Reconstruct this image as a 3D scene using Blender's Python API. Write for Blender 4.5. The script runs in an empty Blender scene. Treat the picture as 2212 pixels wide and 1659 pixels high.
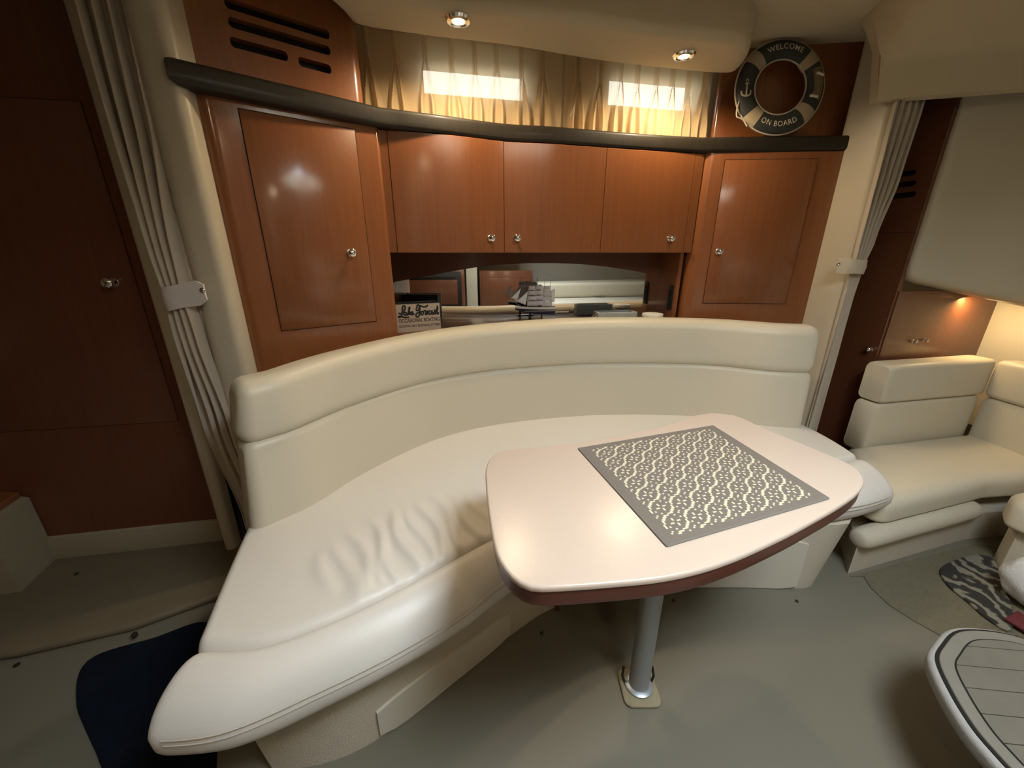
import bpy, bmesh, math, random
from mathutils import Vector, Matrix, noise

random.seed(4)
scene = bpy.context.scene
COL = scene.collection

# ------------------------------------------------------------------ camera
W, H, F = 2212.0, 1659.0, 830.0
CAM_Z = 1.15
PITCH = math.atan((H / 2 - 546.0) / F)
cam_d = bpy.data.cameras.new('camera')
cam_d.sensor_width = 36.0
cam_d.lens = 36.0 * F / W
cam_d.clip_start = 0.02
cam = bpy.data.objects.new('camera', cam_d)
COL.objects.link(cam)
cam.location = (0, 0, CAM_Z)
cam.rotation_euler = (math.pi / 2 - PITCH, 0, 0)
scene.camera = cam

# ------------------------------------------------------------------ world, daylight, exposure
world = bpy.data.worlds.new('world')
scene.world = world
world.use_nodes = True
bg = world.node_tree.nodes['Background']
wt = world.node_tree
wtc = wt.nodes.new('ShaderNodeTexCoord'); wsp = wt.nodes.new('ShaderNodeSeparateXYZ'); wcr = wt.nodes.new('ShaderNodeValToRGB')
wt.links.new(wtc.outputs['Generated'], wsp.inputs[0]); wt.links.new(wsp.outputs['Z'], wcr.inputs['Fac'])
wcr.color_ramp.elements[0].position = 0.0; wcr.color_ramp.elements[0].color = (0.10, 0.13, 0.14, 1)
wcr.color_ramp.elements[1].position = 0.03; wcr.color_ramp.elements[1].color = (0.86, 0.93, 1.0, 1)
wt.links.new(wcr.outputs['Color'], bg.inputs[0])
bg.inputs[1].default_value = 9.0

def area_light(name, loc, target, sx, sy, power, color):
    d = bpy.data.lights.new(name, 'AREA')
    d.shape = 'RECTANGLE'; d.size = sx; d.size_y = sy
    d.energy = power; d.color = color
    o = bpy.data.objects.new(name, d); COL.objects.link(o)
    o.location = loc
    o.rotation_euler = (Vector(target) - Vector(loc)).to_track_quat('-Z', 'Y').to_euler()
    return o
# daylight falling through the open companionway hatch above and behind the photographer
area_light('hatch_daylight', (0.78, 0.02, 2.27), (0.70, 0.06, 0.4), 0.72, 0.62, 46, (0.78, 0.90, 1.0))
scene.view_settings.view_transform = 'Standard'
scene.view_settings.look = 'None'
scene.view_settings.gamma = 1.0
scene.view_settings.use_curve_mapping = False
scene.view_settings.exposure = 0.0
scene.cycles.max_bounces = 6
scene.cycles.diffuse_bounces = 3
scene.cycles.glossy_bounces = 3
scene.cycles.transparent_max_bounces = 8
scene.cycles.caustics_reflective = True
scene.cycles.adaptive_threshold = 0.06
scene.cycles.caustics_refractive = False
scene.cycles.sample_clamp_indirect = 3.0

# ------------------------------------------------------------------ measuring helpers (photo pixel -> place)
CP, SP = math.cos(PITCH), math.sin(PITCH)
def ray(x, y):
    u, v = x - W / 2, y - H / 2
    return Vector((u, F * CP - v * SP, -(F * SP + v * CP)))
def PZ(x, y, z):
    r = ray(x, y); t = (z - CAM_Z) / r.z
    return Vector((r.x * t, r.y * t, z))
def PY(x, y, d):
    r = ray(x, y); t = d / r.y
    return Vector((r.x * t, d, CAM_Z + r.z * t))
def PL(x, y, p, q):
    """point where the sight line meets the vertical plane through plan points p, q"""
    r = ray(x, y)
    px, py = p[0], p[1]; dx, dy = q[0] - px, q[1] - py
    t = (px * dy - py * dx) / (r.x * dy - r.y * dx)
    return Vector((r.x * t, r.y * t, CAM_Z + r.z * t))

# ------------------------------------------------------------------ materials
MATS = {}
def new_mat(name):
    m = bpy.data.materials.new(name); m.use_nodes = True
    MATS[name] = m
    return m, m.node_tree.nodes, m.node_tree.links, m.node_tree.nodes['Principled BSDF']
def plain(name, col, rough=0.5, metal=0.0, spec=0.5, coat=0.0, coat_r=0.1, var=0.0, vscale=8.0, bump=0.0, bscale=300.0, detail=2.0, sheen=0.0):
    m, n, l, p = new_mat(name)
    p.inputs['Roughness'].default_value = rough
    p.inputs['Metallic'].default_value = metal
    p.inputs['Specular IOR Level'].default_value = spec
    p.inputs['Coat Weight'].default_value = coat
    p.inputs['Coat Roughness'].default_value = coat_r
    if sheen: p.inputs['Sheen Weight'].default_value = sheen
    tc = n.new('ShaderNodeTexCoord')
    nz = n.new('ShaderNodeTexNoise'); nz.inputs['Scale'].default_value = vscale; nz.inputs['Detail'].default_value = detail
    l.new(tc.outputs['Object'], nz.inputs['Vector'])
    mx = n.new('ShaderNodeMix'); mx.data_type = 'RGBA'
    a = [max(0, c * (1 - var)) for c in col]; b = [min(1, c * (1 + var)) for c in col]
    mx.inputs[6].default_value = (*a, 1); mx.inputs[7].default_value = (*b, 1)
    l.new(nz.outputs['Fac'], mx.inputs[0]); l.new(mx.outputs[2], p.inputs['Base Color'])
    if bump:
        n2 = n.new('ShaderNodeTexNoise'); n2.inputs['Scale'].default_value = bscale; n2.inputs['Detail'].default_value = 1
        l.new(tc.outputs['Object'], n2.inputs['Vector'])
        bp = n.new('ShaderNodeBump'); bp.inputs['Strength'].default_value = bump; bp.inputs['Distance'].default_value = 0.002
        l.new(n2.outputs['Fac'], bp.inputs['Height']); l.new(bp.outputs['Normal'], p.inputs['Normal'])
    return m
def wood(name, c1, c2, rough=0.32, coat=0.9, stretch=(14, 14, 0.9), coat_r=0.14):
    m, n, l, p = new_mat(name)
    tc = n.new('ShaderNodeTexCoord'); mp = n.new('ShaderNodeMapping')
    mp.inputs['Scale'].default_value = stretch
    l.new(tc.outputs['Object'], mp.inputs['Vector'])
    nz = n.new('ShaderNodeTexNoise'); nz.inputs['Scale'].default_value = 5; nz.inputs['Detail'].default_value = 4
    nz.inputs['Distortion'].default_value = 0.6
    l.new(mp.outputs['Vector'], nz.inputs['Vector'])
    cr = n.new('ShaderNodeValToRGB')
    cr.color_ramp.elements[0].position = 0.25; cr.color_ramp.elements[0].color = (*c1, 1)
    cr.color_ramp.elements[1].position = 0.8; cr.color_ramp.elements[1].color = (*c2, 1)
    l.new(nz.outputs['Fac'], cr.inputs['Fac']); l.new(cr.outputs['Color'], p.inputs['Base Color'])
    p.inputs['Roughness'].default_value = rough + 0.06
    p.inputs['Specular IOR Level'].default_value = 0.3
    p.inputs['Coat Weight'].default_value = coat; p.inputs['Coat Roughness'].default_value = coat_r
    return m
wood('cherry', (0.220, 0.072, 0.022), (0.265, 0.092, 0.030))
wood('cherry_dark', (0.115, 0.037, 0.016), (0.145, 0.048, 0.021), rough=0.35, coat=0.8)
wood('cherry_band', (0.10, 0.030, 0.018), (0.14, 0.045, 0.026), rough=0.35, coat=0.3, stretch=(1.5, 1.5, 30))
wood('shelf_dark', (0.018, 0.013, 0.008), (0.028, 0.022, 0.014), rough=0.5, coat=0.08)
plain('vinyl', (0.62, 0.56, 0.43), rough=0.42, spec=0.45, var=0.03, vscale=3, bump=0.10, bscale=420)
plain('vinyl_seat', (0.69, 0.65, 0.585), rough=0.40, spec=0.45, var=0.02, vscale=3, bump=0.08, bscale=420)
plain('vinyl_stitch', (0.50, 0.45, 0.37), rough=0.6)
plain('padding', (0.52, 0.455, 0.34), rough=0.36, spec=0.45, var=0.03, vscale=4, bump=0.08, bscale=350)
plain('headliner', (0.56, 0.475, 0.325), rough=0.75, spec=0.2, var=0.03, vscale=30, bump=0.25, bscale=600)
plain('gelcoat', (0.62, 0.57, 0.46), rough=0.4, spec=0.4, var=0.03, vscale=3)
plain('carpet_wall', (0.56, 0.50, 0.39), rough=0.95, spec=0.1, var=0.12, vscale=260, bump=0.9, bscale=420)
plain('floor_vinyl', (0.160, 0.146, 0.108), rough=0.5, spec=0.35, var=0.06, vscale=2.2, bump=0.06, bscale=500)
plain('floor_step', (0.15, 0.12, 0.075), rough=0.6, spec=0.3, var=0.10, vscale=6)
plain('carpet_dark', (0.150, 0.130, 0.085), rough=0.95, spec=0.1, var=0.2, vscale=120, bump=0.8, bscale=300)
plain('sill', (0.30, 0.255, 0.165), rough=0.9, spec=0.1, var=0.12, vscale=200, bump=0.6, bscale=400)  # cream darkened, the dim light below the left door is in this colour
plain('navy', (0.005, 0.008, 0.015), rough=0.95, spec=0.1, var=0.5, vscale=60, bump=0.8, bscale=300)
plain('laminate', (0.62, 0.50, 0.405), rough=0.3, spec=0.5, var=0.05, vscale=420, detail=2)
plain('chrome', (0.85, 0.83, 0.80), rough=0.12, metal=1.0)
plain('pole', (0.40, 0.43, 0.45), rough=0.38, metal=0.55)
plain('black', (0.012, 0.011, 0.010), rough=0.4)
plain('void', (0.006, 0.005, 0.004), rough=0.9)
plain('gap', (0.022, 0.006, 0.003), rough=0.8)
plain('mirror', (0.86, 0.86, 0.83), rough=0.012, metal=1.0)
plain('drape', (0.50, 0.43, 0.335), rough=0.85, spec=0.15, var=0.05, vscale=30, bump=0.2, bscale=700, sheen=0.2)
plain('tie', (0.66, 0.60, 0.56), rough=0.6, spec=0.3, var=0.04, vscale=20)
plain('ring_navy', (0.030, 0.032, 0.030), rough=0.6, var=0.25, vscale=14)
plain('ring_band', (0.40, 0.32, 0.21), rough=0.8, var=0.1, vscale=60)
plain('ring_print', (0.20, 0.14, 0.075), rough=0.6, var=0.45, vscale=40)
plain('letter', (0.62, 0.55, 0.42), rough=0.6)
plain('rope', (0.50, 0.44, 0.34), rough=0.9)
plain('box_face', (0.66, 0.51, 0.36), rough=0.75, var=0.07, vscale=30)
plain('box_side', (0.020, 0.016, 0.012), rough=0.6)
plain('box_rim', (0.13, 0.10, 0.08), rough=0.7, var=0.1)
plain('ink', (0.030, 0.028, 0.026), rough=0.7)
plain('ink_soft', (0.10, 0.075, 0.06), rough=0.7)
plain('sail', (0.55, 0.51, 0.53), rough=0.85, var=0.12, vscale=40)
plain('sail_light', (0.75, 0.73, 0.72), rough=0.85, var=0.05, vscale=60)
plain('hull_navy', (0.020, 0.024, 0.05), rough=0.4)
plain('hull_white', (0.62, 0.59, 0.52), rough=0.5)
plain('spar', (0.24, 0.13, 0.05), rough=0.6)
plain('tray', (0.30, 0.31, 0.285), rough=0.8, var=0.15, vscale=30)
plain('tray_rim', (0.50, 0.51, 0.47), rough=0.8)
plain('enamel', (0.76, 0.72, 0.64), rough=0.35)
plain('jar_body', (0.45, 0.42, 0.37), rough=0.2)
plain('mat_grey', (0.195, 0.168, 0.142), rough=0.95, spec=0.1, var=0.10, vscale=250, bump=0.5, bscale=700)
plain('mat_white', (0.66, 0.60, 0.43), rough=0.95, spec=0.1)
plain('mat_edge', (0.21, 0.19, 0.165), rough=0.95, spec=0.1, var=0.1, vscale=200)
plain('teak', (0.155, 0.140, 0.108), rough=0.8, spec=0.2, var=0.10, vscale=20, bump=0.2, bscale=300)
plain('teak_border', (0.20, 0.185, 0.15), rough=0.8, spec=0.2, var=0.08, vscale=20)
plain('step_side', (0.36, 0.345, 0.32), rough=0.75, var=0.12, vscale=60, bump=0.3, bscale=200)
plain('snap', (0.05, 0.045, 0.035), rough=0.3, metal=0.6)
plain('red', (0.12, 0.018, 0.02), rough=0.8)
plain('fluffy', (0.58, 0.57, 0.55), rough=0.95, var=0.1, vscale=80, bump=0.9, bscale=160)

def emissive(name, col, strength):
    m, n, l, p = new_mat(name)
    p.inputs['Base Color'].default_value = (*col, 1)
    p.inputs['Emission Color'].default_value = (*col, 1)
    p.inputs['Emission Strength'].default_value = strength
    return m
emissive('lamp_lens', (1.0, 0.70, 0.34), 16)
emissive('strip_lens', (1.0, 0.66, 0.28), 8)
emissive('led_green', (0.1, 1.0, 0.1), 3)

def glass_mat():
    m, n, l, p = new_mat('glass')
    for x in list(n):
        if x.type != 'OUTPUT_MATERIAL': n.remove(x)
    out = [x for x in n if x.type == 'OUTPUT_MATERIAL'][0]
    t = n.new('ShaderNodeBsdfTransparent'); g = n.new('ShaderNodeBsdfGlossy'); g.inputs['Roughness'].default_value = 0.02
    mx = n.new('ShaderNodeMixShader'); mx.inputs[0].default_value = 0.06
    l.new(t.outputs[0], mx.inputs[1]); l.new(g.outputs[0], mx.inputs[2]); l.new(mx.outputs[0], out.inputs[0])
glass_mat()
def sheer_mat():
    m, n, l, p = new_mat('sheer')
    out = [x for x in n if x.type == 'OUTPUT_MATERIAL'][0]
    p.inputs['Base Color'].default_value = (0.84, 0.66, 0.42, 1); p.inputs['Roughness'].default_value = 0.8
    p.inputs['Specular IOR Level'].default_value = 0.2
    tr = n.new('ShaderNodeBsdfTranslucent'); tr.inputs['Color'].default_value = (0.90, 0.78, 0.58, 1)
    mx = n.new('ShaderNodeMixShader'); mx.inputs[0].default_value = 0.45
    l.new(p.outputs[0], mx.inputs[1]); l.new(tr.outputs[0], mx.inputs[2])
    tp = n.new('ShaderNodeBsdfTransparent'); tp.inputs['Color'].default_value = (1.0, 0.96, 0.88, 1)
    m2 = n.new('ShaderNodeMixShader'); m2.inputs[0].default_value = 0.30
    l.new(mx.outputs[0], m2.inputs[1]); l.new(tp.outputs[0], m2.inputs[2]); l.new(m2.outputs[0], out.inputs[0])
    tc = n.new('ShaderNodeTexCoord'); nz = n.new('ShaderNodeTexNoise'); nz.inputs['Scale'].default_value = 500
    l.new(tc.outputs['Object'], nz.inputs['Vector'])
    bp = n.new('ShaderNodeBump'); bp.inputs['Strength'].default_value = 0.15; bp.inputs['Distance'].default_value = 0.001
    l.new(nz.outputs['Fac'], bp.inputs['Height']); l.new(bp.outputs['Normal'], p.inputs['Normal'])
sheer_mat()
def zebra_mat():
    m, n, l, p = new_mat('patterned_pile')
    tc = n.new('ShaderNodeTexCoord'); wv = n.new('ShaderNodeTexWave')
    wv.inputs['Scale'].default_value = 5; wv.inputs['Distortion'].default_value = 16; wv.inputs['Detail'].default_value = 3; wv.inputs['Detail Scale'].default_value = 1.6
    l.new(tc.outputs['Object'], wv.inputs['Vector'])
    cr = n.new('ShaderNodeValToRGB'); cr.color_ramp.elements[0].position = 0.42; cr.color_ramp.elements[0].color = (0.025, 0.022, 0.018, 1)
    cr.color_ramp.elements[1].position = 0.75; cr.color_ramp.elements[1].color = (0.20, 0.18, 0.135, 1)
    l.new(wv.outputs['Fac'], cr.inputs['Fac']); l.new(cr.outputs['Color'], p.inputs['Base Color'])
    p.inputs['Roughness'].default_value = 0.95
zebra_mat()

# ------------------------------------------------------------------ object helpers
ORIGIN = {}
def finish(name, bm, mat, parent=None, smooth=35, recalc=True):
    """link a bmesh (world coordinates) as ONE mesh object"""
    if recalc: bmesh.ops.recalc_face_normals(bm, faces=bm.faces[:])
    me = bpy.data.meshes.new(name)
    mats = mat if isinstance(mat, (list, tuple)) else [mat]
    for m in mats: me.materials.append(MATS[m])
    if parent is None:
        xs = [v.co for v in bm.verts]
        lo = Vector((min(c.x for c in xs), min(c.y for c in xs), min(c.z for c in xs)))
        hi = Vector((max(c.x for c in xs), max(c.y for c in xs), max(c.z for c in xs)))
        org = Vector(((lo.x + hi.x) / 2, (lo.y + hi.y) / 2, lo.z))
    else:
        org = ORIGIN[parent.name]
    bmesh.ops.translate(bm, verts=bm.verts[:], vec=-org)
    bm.to_mesh(me); bm.free()
    if smooth:
        for f in me.polygons: f.use_smooth = True
        me.set_sharp_from_angle(angle=math.radians(smooth))
    o = bpy.data.objects.new(name, me); COL.objects.link(o)
    if parent is None: o.location = org
    else: o.parent = parent
    ORIGIN[o.name] = org
    return o
def thing(name, label, cat, loc=(0, 0, 0), group=None, kind=None):
    o = bpy.data.objects.new(name, None); COL.objects.link(o)
    o.empty_display_size = 0.05
    o.location = loc
    ORIGIN[o.name] = Vector(loc)
    return tag(o, label, cat, group, kind)
def tag(o, label=None, cat=None, group=None, kind=None):
    if label: o['label'] = label
    if cat: o['category'] = cat
    if group: o['group'] = group
    if kind: o['kind'] = kind
    return o
def structure(o, label=None):
    o['kind'] = 'structure'
    if label: o['label'] = label
    return o
def V2(p): return Vector((p[0], p[1]))

# ------------------------------------------------------------------ shape helpers
def spline(pts, n, closed=False):
    """Catmull-Rom through pts, n samples at even arc length"""
    P = [Vector(p) for p in pts]; m = len(P); out = []
    segs = m if closed else m - 1
    for i in range(segs):
        if closed: a, b, c, d = P[(i - 1) % m], P[i], P[(i + 1) % m], P[(i + 2) % m]
        else: a, b, c, d = P[max(i - 1, 0)], P[i], P[i + 1], P[min(i + 2, m - 1)]
        for k in range(24):
            t = k / 24
            out.append(0.5 * ((2 * b) + (c - a) * t + (2 * a - 5 * b + 4 * c - d) * t * t + (3 * b - 3 * c + d - a) * t ** 3))
    out.append(P[0] if closed else P[-1])
    L = [0]
    for i in range(1, len(out)): L.append(L[-1] + (out[i] - out[i - 1]).length)
    res = []; j = 0
    cnt = n if closed else n - 1
    for k in range(n):
        s = L[-1] * k / cnt
        while j < len(L) - 2 and L[j + 1] < s: j += 1
        t = (s - L[j]) / max(L[j + 1] - L[j], 1e-9)
        res.append(out[j].lerp(out[j + 1], min(max(t, 0), 1)))
    return res
def round_poly(pts, radii, seg=6):
    n = len(pts); out = []
    for i in range(n):
        p = V2(pts[i]); r = radii[i] if isinstance(radii, (list, tuple)) else radii
        if r <= 0: out.append(p); continue
        a = (V2(pts[i - 1]) - p); b = (V2(pts[(i + 1) % n]) - p)
        la, lb = a.length, b.length; a.normalize(); b.normalize()
        ang = a.angle(b); d = min(r / math.tan(ang / 2), la * .49, lb * .49); rr = d * math.tan(ang / 2)
        bis = (a + b).normalized(); c = p + bis * (rr / math.sin(ang / 2))
        s = p + a * d - c; e = p + b * d - c
        th = s.angle_signed(e)  # clockwise positive in mathutils
        for k in range(seg + 1):
            t = -th * k / seg
            out.append(c + Vector((s.x * math.cos(t) - s.y * math.sin(t), s.x * math.sin(t) + s.y * math.cos(t))))
    return out
def loft(bm, rings, cap=True, closed=True):
    vr = [[bm.verts.new(p) for p in r] for r in rings]
    n = len(rings[0])
    for i in range(len(vr) - 1):
        for j in range(n if closed else n - 1):
            k = (j + 1) % n
            bm.faces.new((vr[i][j], vr[i][k], vr[i + 1][k], vr[i + 1][j]))
    if cap and closed:
        bm.faces.new(vr[0][::-1]); bm.faces.new(vr[-1])
    return vr
def prism(bm, poly, z0, z1, r=0.0, seg=3, rb=None):
    """upright prism with rounded top / bottom rims (rings inset along the outline normals)"""
    n = len(poly); P = [V2(p) for p in poly]
    area = sum(P[i].x * P[(i + 1) % n].y - P[(i + 1) % n].x * P[i].y for i in range(n))
    if area < 0: P.reverse()
    N = []
    for i in range(n):
        a = (P[i] - P[i - 1]); b = (P[(i + 1) % n] - P[i])
        na = Vector((a.y, -a.x)).normalized(); nb = Vector((b.y, -b.x)).normalized()
        m = na + nb
        m = m / max(m.dot(na), 0.35) if m.length > 1e-6 else na
        N.append(m)
    if rb is None: rb = r
    rings = []
    if rb > 0:
        for k in range(seg + 1):
            t = k / seg * math.pi / 2
            rings.append((rb * (1 - math.sin(t)), z0 + rb * (1 - math.cos(t))))
    else: rings.append((0, z0))
    if r > 0:
        for k in range(seg + 1):
            t = k / seg * math.pi / 2
            rings.append((r * (1 - math.cos(t)), z1 - r * (1 - math.sin(t))))
    else: rings.append((0, z1))
    loft(bm, [[(P[i].x - N[i].x * ins, P[i].y - N[i].y * ins, z) for i in range(n)] for ins, z in rings])
def box(bm, lo, hi, bev=0.0, seg=2, M=None):
    vs = [bm.verts.new((x, y, z)) for x in (lo[0], hi[0]) for y in (lo[1], hi[1]) for z in (lo[2], hi[2])]
    fs = [bm.faces.new([vs[i] for i in f]) for f in ((0, 1, 3, 2), (4, 6, 7, 5), (0, 4, 5, 1), (2, 3, 7, 6), (0, 2, 6, 4), (1, 5, 7, 3))]
    geo = vs
    if bev > 0:
        es = list({e for f in fs for e in f.edges})
        r = bmesh.ops.bevel(bm, geom=es, offset=bev, segments=seg, affect='EDGES', profile=0.5)
        geo = list({v for f in r['faces'] for v in f.verts} | {v for v in vs if v.is_valid})
    if M is not None: bmesh.ops.transform(bm, matrix=M, verts=[v for v in geo if v.is_valid])
    return geo
def frame(o, ux, uy, uz):
    M = Matrix.Identity(4)
    for i, a in enumerate((ux, uy, uz)):
        for j in range(3): M[j][i] = a[j]
    for j in range(3): M[j][3] = o[j]
    return M
def wall_frame(p, q, z=0.0):
    """local x along p->q, local y towards the room (right-hand side of p->q), local z up"""
    d = (V2(q) - V2(p)).normalized()
    return frame((p[0], p[1], z), (d.x, d.y, 0), (d.y, -d.x, 0), (0, 0, 1))
def lathe(bm, prof, M, n=24):
    rings = []
    for r, h in prof:
        rings.append([M @ Vector((max(r, 1e-5) * math.cos(2 * math.pi * k / n), max(r, 1e-5) * math.sin(2 * math.pi * k / n), h)) for k in range(n)])
    loft(bm, rings)
def tube(bm, pts, r, n=8, cap=True):
    P = [Vector(p) for p in pts]; rings = []
    up = Vector((0, 0, 1))
    for i, p in enumerate(P):
        t = (P[min(i + 1, len(P) - 1)] - P[max(i - 1, 0)]).normalized()
        a = t.cross(up)
        if a.length < 1e-3: a = t.cross(Vector((1, 0, 0)))
        a.normalize(); b = t.cross(a).normalized()
        rr = r[i] if isinstance(r, (list, tuple)) else r
        rings.append([p + (a * math.cos(2 * math.pi * k / n) + b * math.sin(2 * math.pi * k / n)) * rr for k in range(n)])
    loft(bm, rings, cap=cap)
def rrect(x0, x1, y0, y1, r, seg=5):
    return round_poly([(x0, y0), (x1, y0), (x1, y1), (x0, y1)], r, seg)
def cut(o, cutters):
    """subtract cutter bmeshes from o for good (the cutters are removed)"""
    tmp = []
    for bm in cutters:
        bmesh.ops.recalc_face_normals(bm, faces=bm.faces[:])
        me = bpy.data.meshes.new('cutter'); bm.to_mesh(me); bm.free()
        c = bpy.data.objects.new('cutter', me); COL.objects.link(c); tmp.append(c)
        md = o.modifiers.new('cut', 'BOOLEAN'); md.operation = 'DIFFERENCE'; md.object = c; md.solver = 'EXACT'
    bpy.context.view_layer.update()
    dg = bpy.context.evaluated_depsgraph_get()
    me = bpy.data.meshes.new_from_object(o.evaluated_get(dg))
    o.modifiers.clear(); old = o.data; o.data = me; bpy.data.meshes.remove(old)
    for c in tmp: 
        m = c.data; bpy.data.objects.remove(c); bpy.data.meshes.remove(m)
    for f in me.polygons: f.use_smooth = True
    me.set_sharp_from_angle(angle=math.radians(30))
def text_mesh(body, bold=0.0, spacing=1.0):
    """flat triangulated lettering as (verts2d, faces), height of capitals = 1, starting at x = 0"""
    cu = bpy.data.curves.new('txt', 'FONT'); cu.body = body; cu.offset = bold; cu.space_character = spacing; cu.resolution_u = 3
    o = bpy.data.objects.new('txt', cu); COL.objects.link(o)
    bpy.context.view_layer.update()
    me = bpy.data.meshes.new_from_object(o.evaluated_get(bpy.context.evaluated_depsgraph_get()))
    vs = [v.co.copy() for v in me.vertices]; fs = [tuple(p.vertices) for p in me.polygons]
    bpy.data.objects.remove(o); bpy.data.curves.remove(cu); bpy.data.meshes.remove(me)
    x0 = min(v.x for v in vs); x1 = max(v.x for v in vs); y0 = min(v.y for v in vs); y1 = max(v.y for v in vs)
    return [((v.x - x0) / (x1 - x0), (v.y - y0) / (y1 - y0)) for v in vs], fs, (x1 - x0) / (y1 - y0)
def add_flat(bm, vs3, fs, thick=None):
    v = [bm.verts.new(p) for p in vs3]
    for f in fs:
        try: bm.faces.new([v[i] for i in f])
        except ValueError: pass
KNOB = [(0.0075, 0), (0.0065, 0.004), (0.0055, 0.010), (0.008, 0.013), (0.0125, 0.017), (0.0145, 0.022), (0.0135, 0.028), (0.009, 0.032), (0.0, 0.0335)]
def knob_at(parent, pos, normal, s=1.0, name='knob'):
    q = Vector(normal).to_track_quat('Z', 'Y').to_matrix().to_4x4()
    bm = bmesh.new()
    lathe(bm, [(r * s, h * s) for r, h in KNOB], Matrix.Translation(pos) @ q, 20)
    lathe(bm, [(0.013 * s, -0.0005), (0.013 * s, 0.002), (0.011 * s, 0.003), (0.0, 0.003)], Matrix.Translation(pos) @ q, 20)
    return finish(name, bm, 'chrome', parent)

# boat axes: forward (towards the bow, to the right) and outboard (towards the sofa)
AX = Vector((0.954, 0.300)); BX = Vector((-0.300, 0.954))
ZS = 0.42          # seat height
Z_SHELF0, Z_SHELF1 = 1.56, 1.62

# =================================================================== THE SETTING
# floor
bm = bmesh.new()
prism(bm, [(-3.2, -2.4), (3.4, -2.4), (3.4, 3.1), (-3.2, 3.1)], -0.06, 0.0)
structure(finish('floor', bm, 'floor_vinyl', smooth=0))
# ceiling with the open companionway hatch
def slab_with_hole(name, x0, x1, y0, y1, z0, z1, hole, mat):
    bm = bmesh.new()
    wy = lambda x: 1.80 + (x + 0.60) * (0.335 / 1.58) + 0.05      # outer face of the window wall
    prism(bm, [(x0, y0), (x1, y0), (x1, wy(x1)), (x0, wy(x0))], z0, z1)
    o = finish(name, bm, mat, smooth=0)
    c = bmesh.new(); box(c, (hole[0], hole[2], z0 - .1), (hole[1], hole[3], z1 + .1))
    cut(o, [c]); return o
structure(slab_with_hole('ceiling', -3.2, 3.4, -2.4, 3.1, 1.98, 2.05, (0.40, 1.16, -0.31, 0.35), 'headliner'))
# unseen coaming walls added above the hatch to cut its sideways light
bm = bmesh.new()
hx0, hx1, hy0, hy1 = 0.40, 1.16, -0.31, 0.35
for lo, hi in (((hx0 - .04, hy0 - .04, 2.045), (hx0, hy1 + .04, 2.26)), ((hx1, hy0 - .04, 2.045), (hx1 + .04, hy1 + .04, 2.26)), ((hx0, hy0 - .04, 2.045), (hx1, hy0, 2.26)), ((hx0, hy1, 2.045), (hx1, hy1 + .04, 2.26))): box(bm, lo, hi)
structure(finish('trim_11', bm, 'gelcoat', smooth=0), 'added unseen cream coaming limiting the spread of the hatch light')
# outer walls (mostly behind the furniture, closing the cabin)
CW0, CW1 = Vector((-0.60, 1.80)), Vector((0.98, 2.135))       # line of the window wall
def wall_slab(name, p, q, z0, z1, th, mat, holes=()):
    M = wall_frame(p, q); L = (V2(q) - V2(p)).length
    bm = bmesh.new(); box(bm, (0, -th, z0), (L, 0, z1), M=M)
    o = finish(name, bm, mat, smooth=0)
    cs = []
    for (a, b, c, d) in holes:
        k = bmesh.new(); box(k, (a, -th - .05, c), (b, .05, d), M=M); cs.append(k)
    if cs: cut(o, cs)
    return structure(o)
ext0 = CW0 - (CW1 - CW0).normalized() * 2.6; ext1 = CW1 + (CW1 - CW0).normalized() * 2.5
Mw = wall_frame(ext0, ext1)
def along(px, py):       # distance along the window wall for a pixel column
    p = PL(px, py, ext0, ext1); return (V2((p.x, p.y)) - ext0).length
wins = []
for (xa, xb, ya, yb) in ((915, 1128, 150, 212), (1312, 1492, 172, 236)):
    za = PL((xa + xb) / 2, ya, ext0, ext1).z; zb = PL((xa + xb) / 2, yb, ext0, ext1).z
    wins.append((along(xa, (ya + yb) / 2), along(xb, (ya + yb) / 2), zb, za))
wall_slab('wall_port', ext0, ext1, 1.16, 1.98, 0.05, 'gelcoat', wins)
bm = bmesh.new(); LW = (ext1 - ext0).length
box(bm, (0, -0.30, 0.0), (LW, -0.26, 1.20), M=Mw); box(bm, (0, -0.26, 1.16), (LW, -0.05, 1.20), M=Mw)
structure(finish('wall_hull', bm, 'gelcoat', smooth=0))
for i, (a, b, c, d) in enumerate(wins):
    bm = bmesh.new()
    box(bm, (a - .02, -0.004, c - .02), (b + .02, 0.012, d + .02), M=Mw)
    o = structure(finish('window_%d' % (i + 1), bm, 'gelcoat', smooth=0), 'oblong cabin window behind the pleated sheer curtain')
    k = bmesh.new(); box(k, (a, -.1, c), (b, .1, d), M=Mw); cut(o, [k])
    bm = bmesh.new(); box(bm, (a, -0.030, c), (b, -0.026, d), M=Mw)
    g = bpy.data.objects.new  # pane as a child
    ORIGIN[o.name] = Vector(o.location)
    finish('window_pane', bm, 'glass', o, smooth=0)
# aft (left), starboard (behind) and bow (right) walls
wall_slab('wall_aft', (-3.1, -2.3), (-3.1, 2.5), 0, 1.98, 0.05, 'gelcoat')
wall_slab('wall_starboard', (3.3, -1.30), (-3.1, -2.25), 0, 1.98, 0.05, 'gelcoat')
wall_slab('wall_bow', (3.3, 2.9), (3.3, -1.3), 0, 1.98, 0.05, 'gelcoat')

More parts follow.
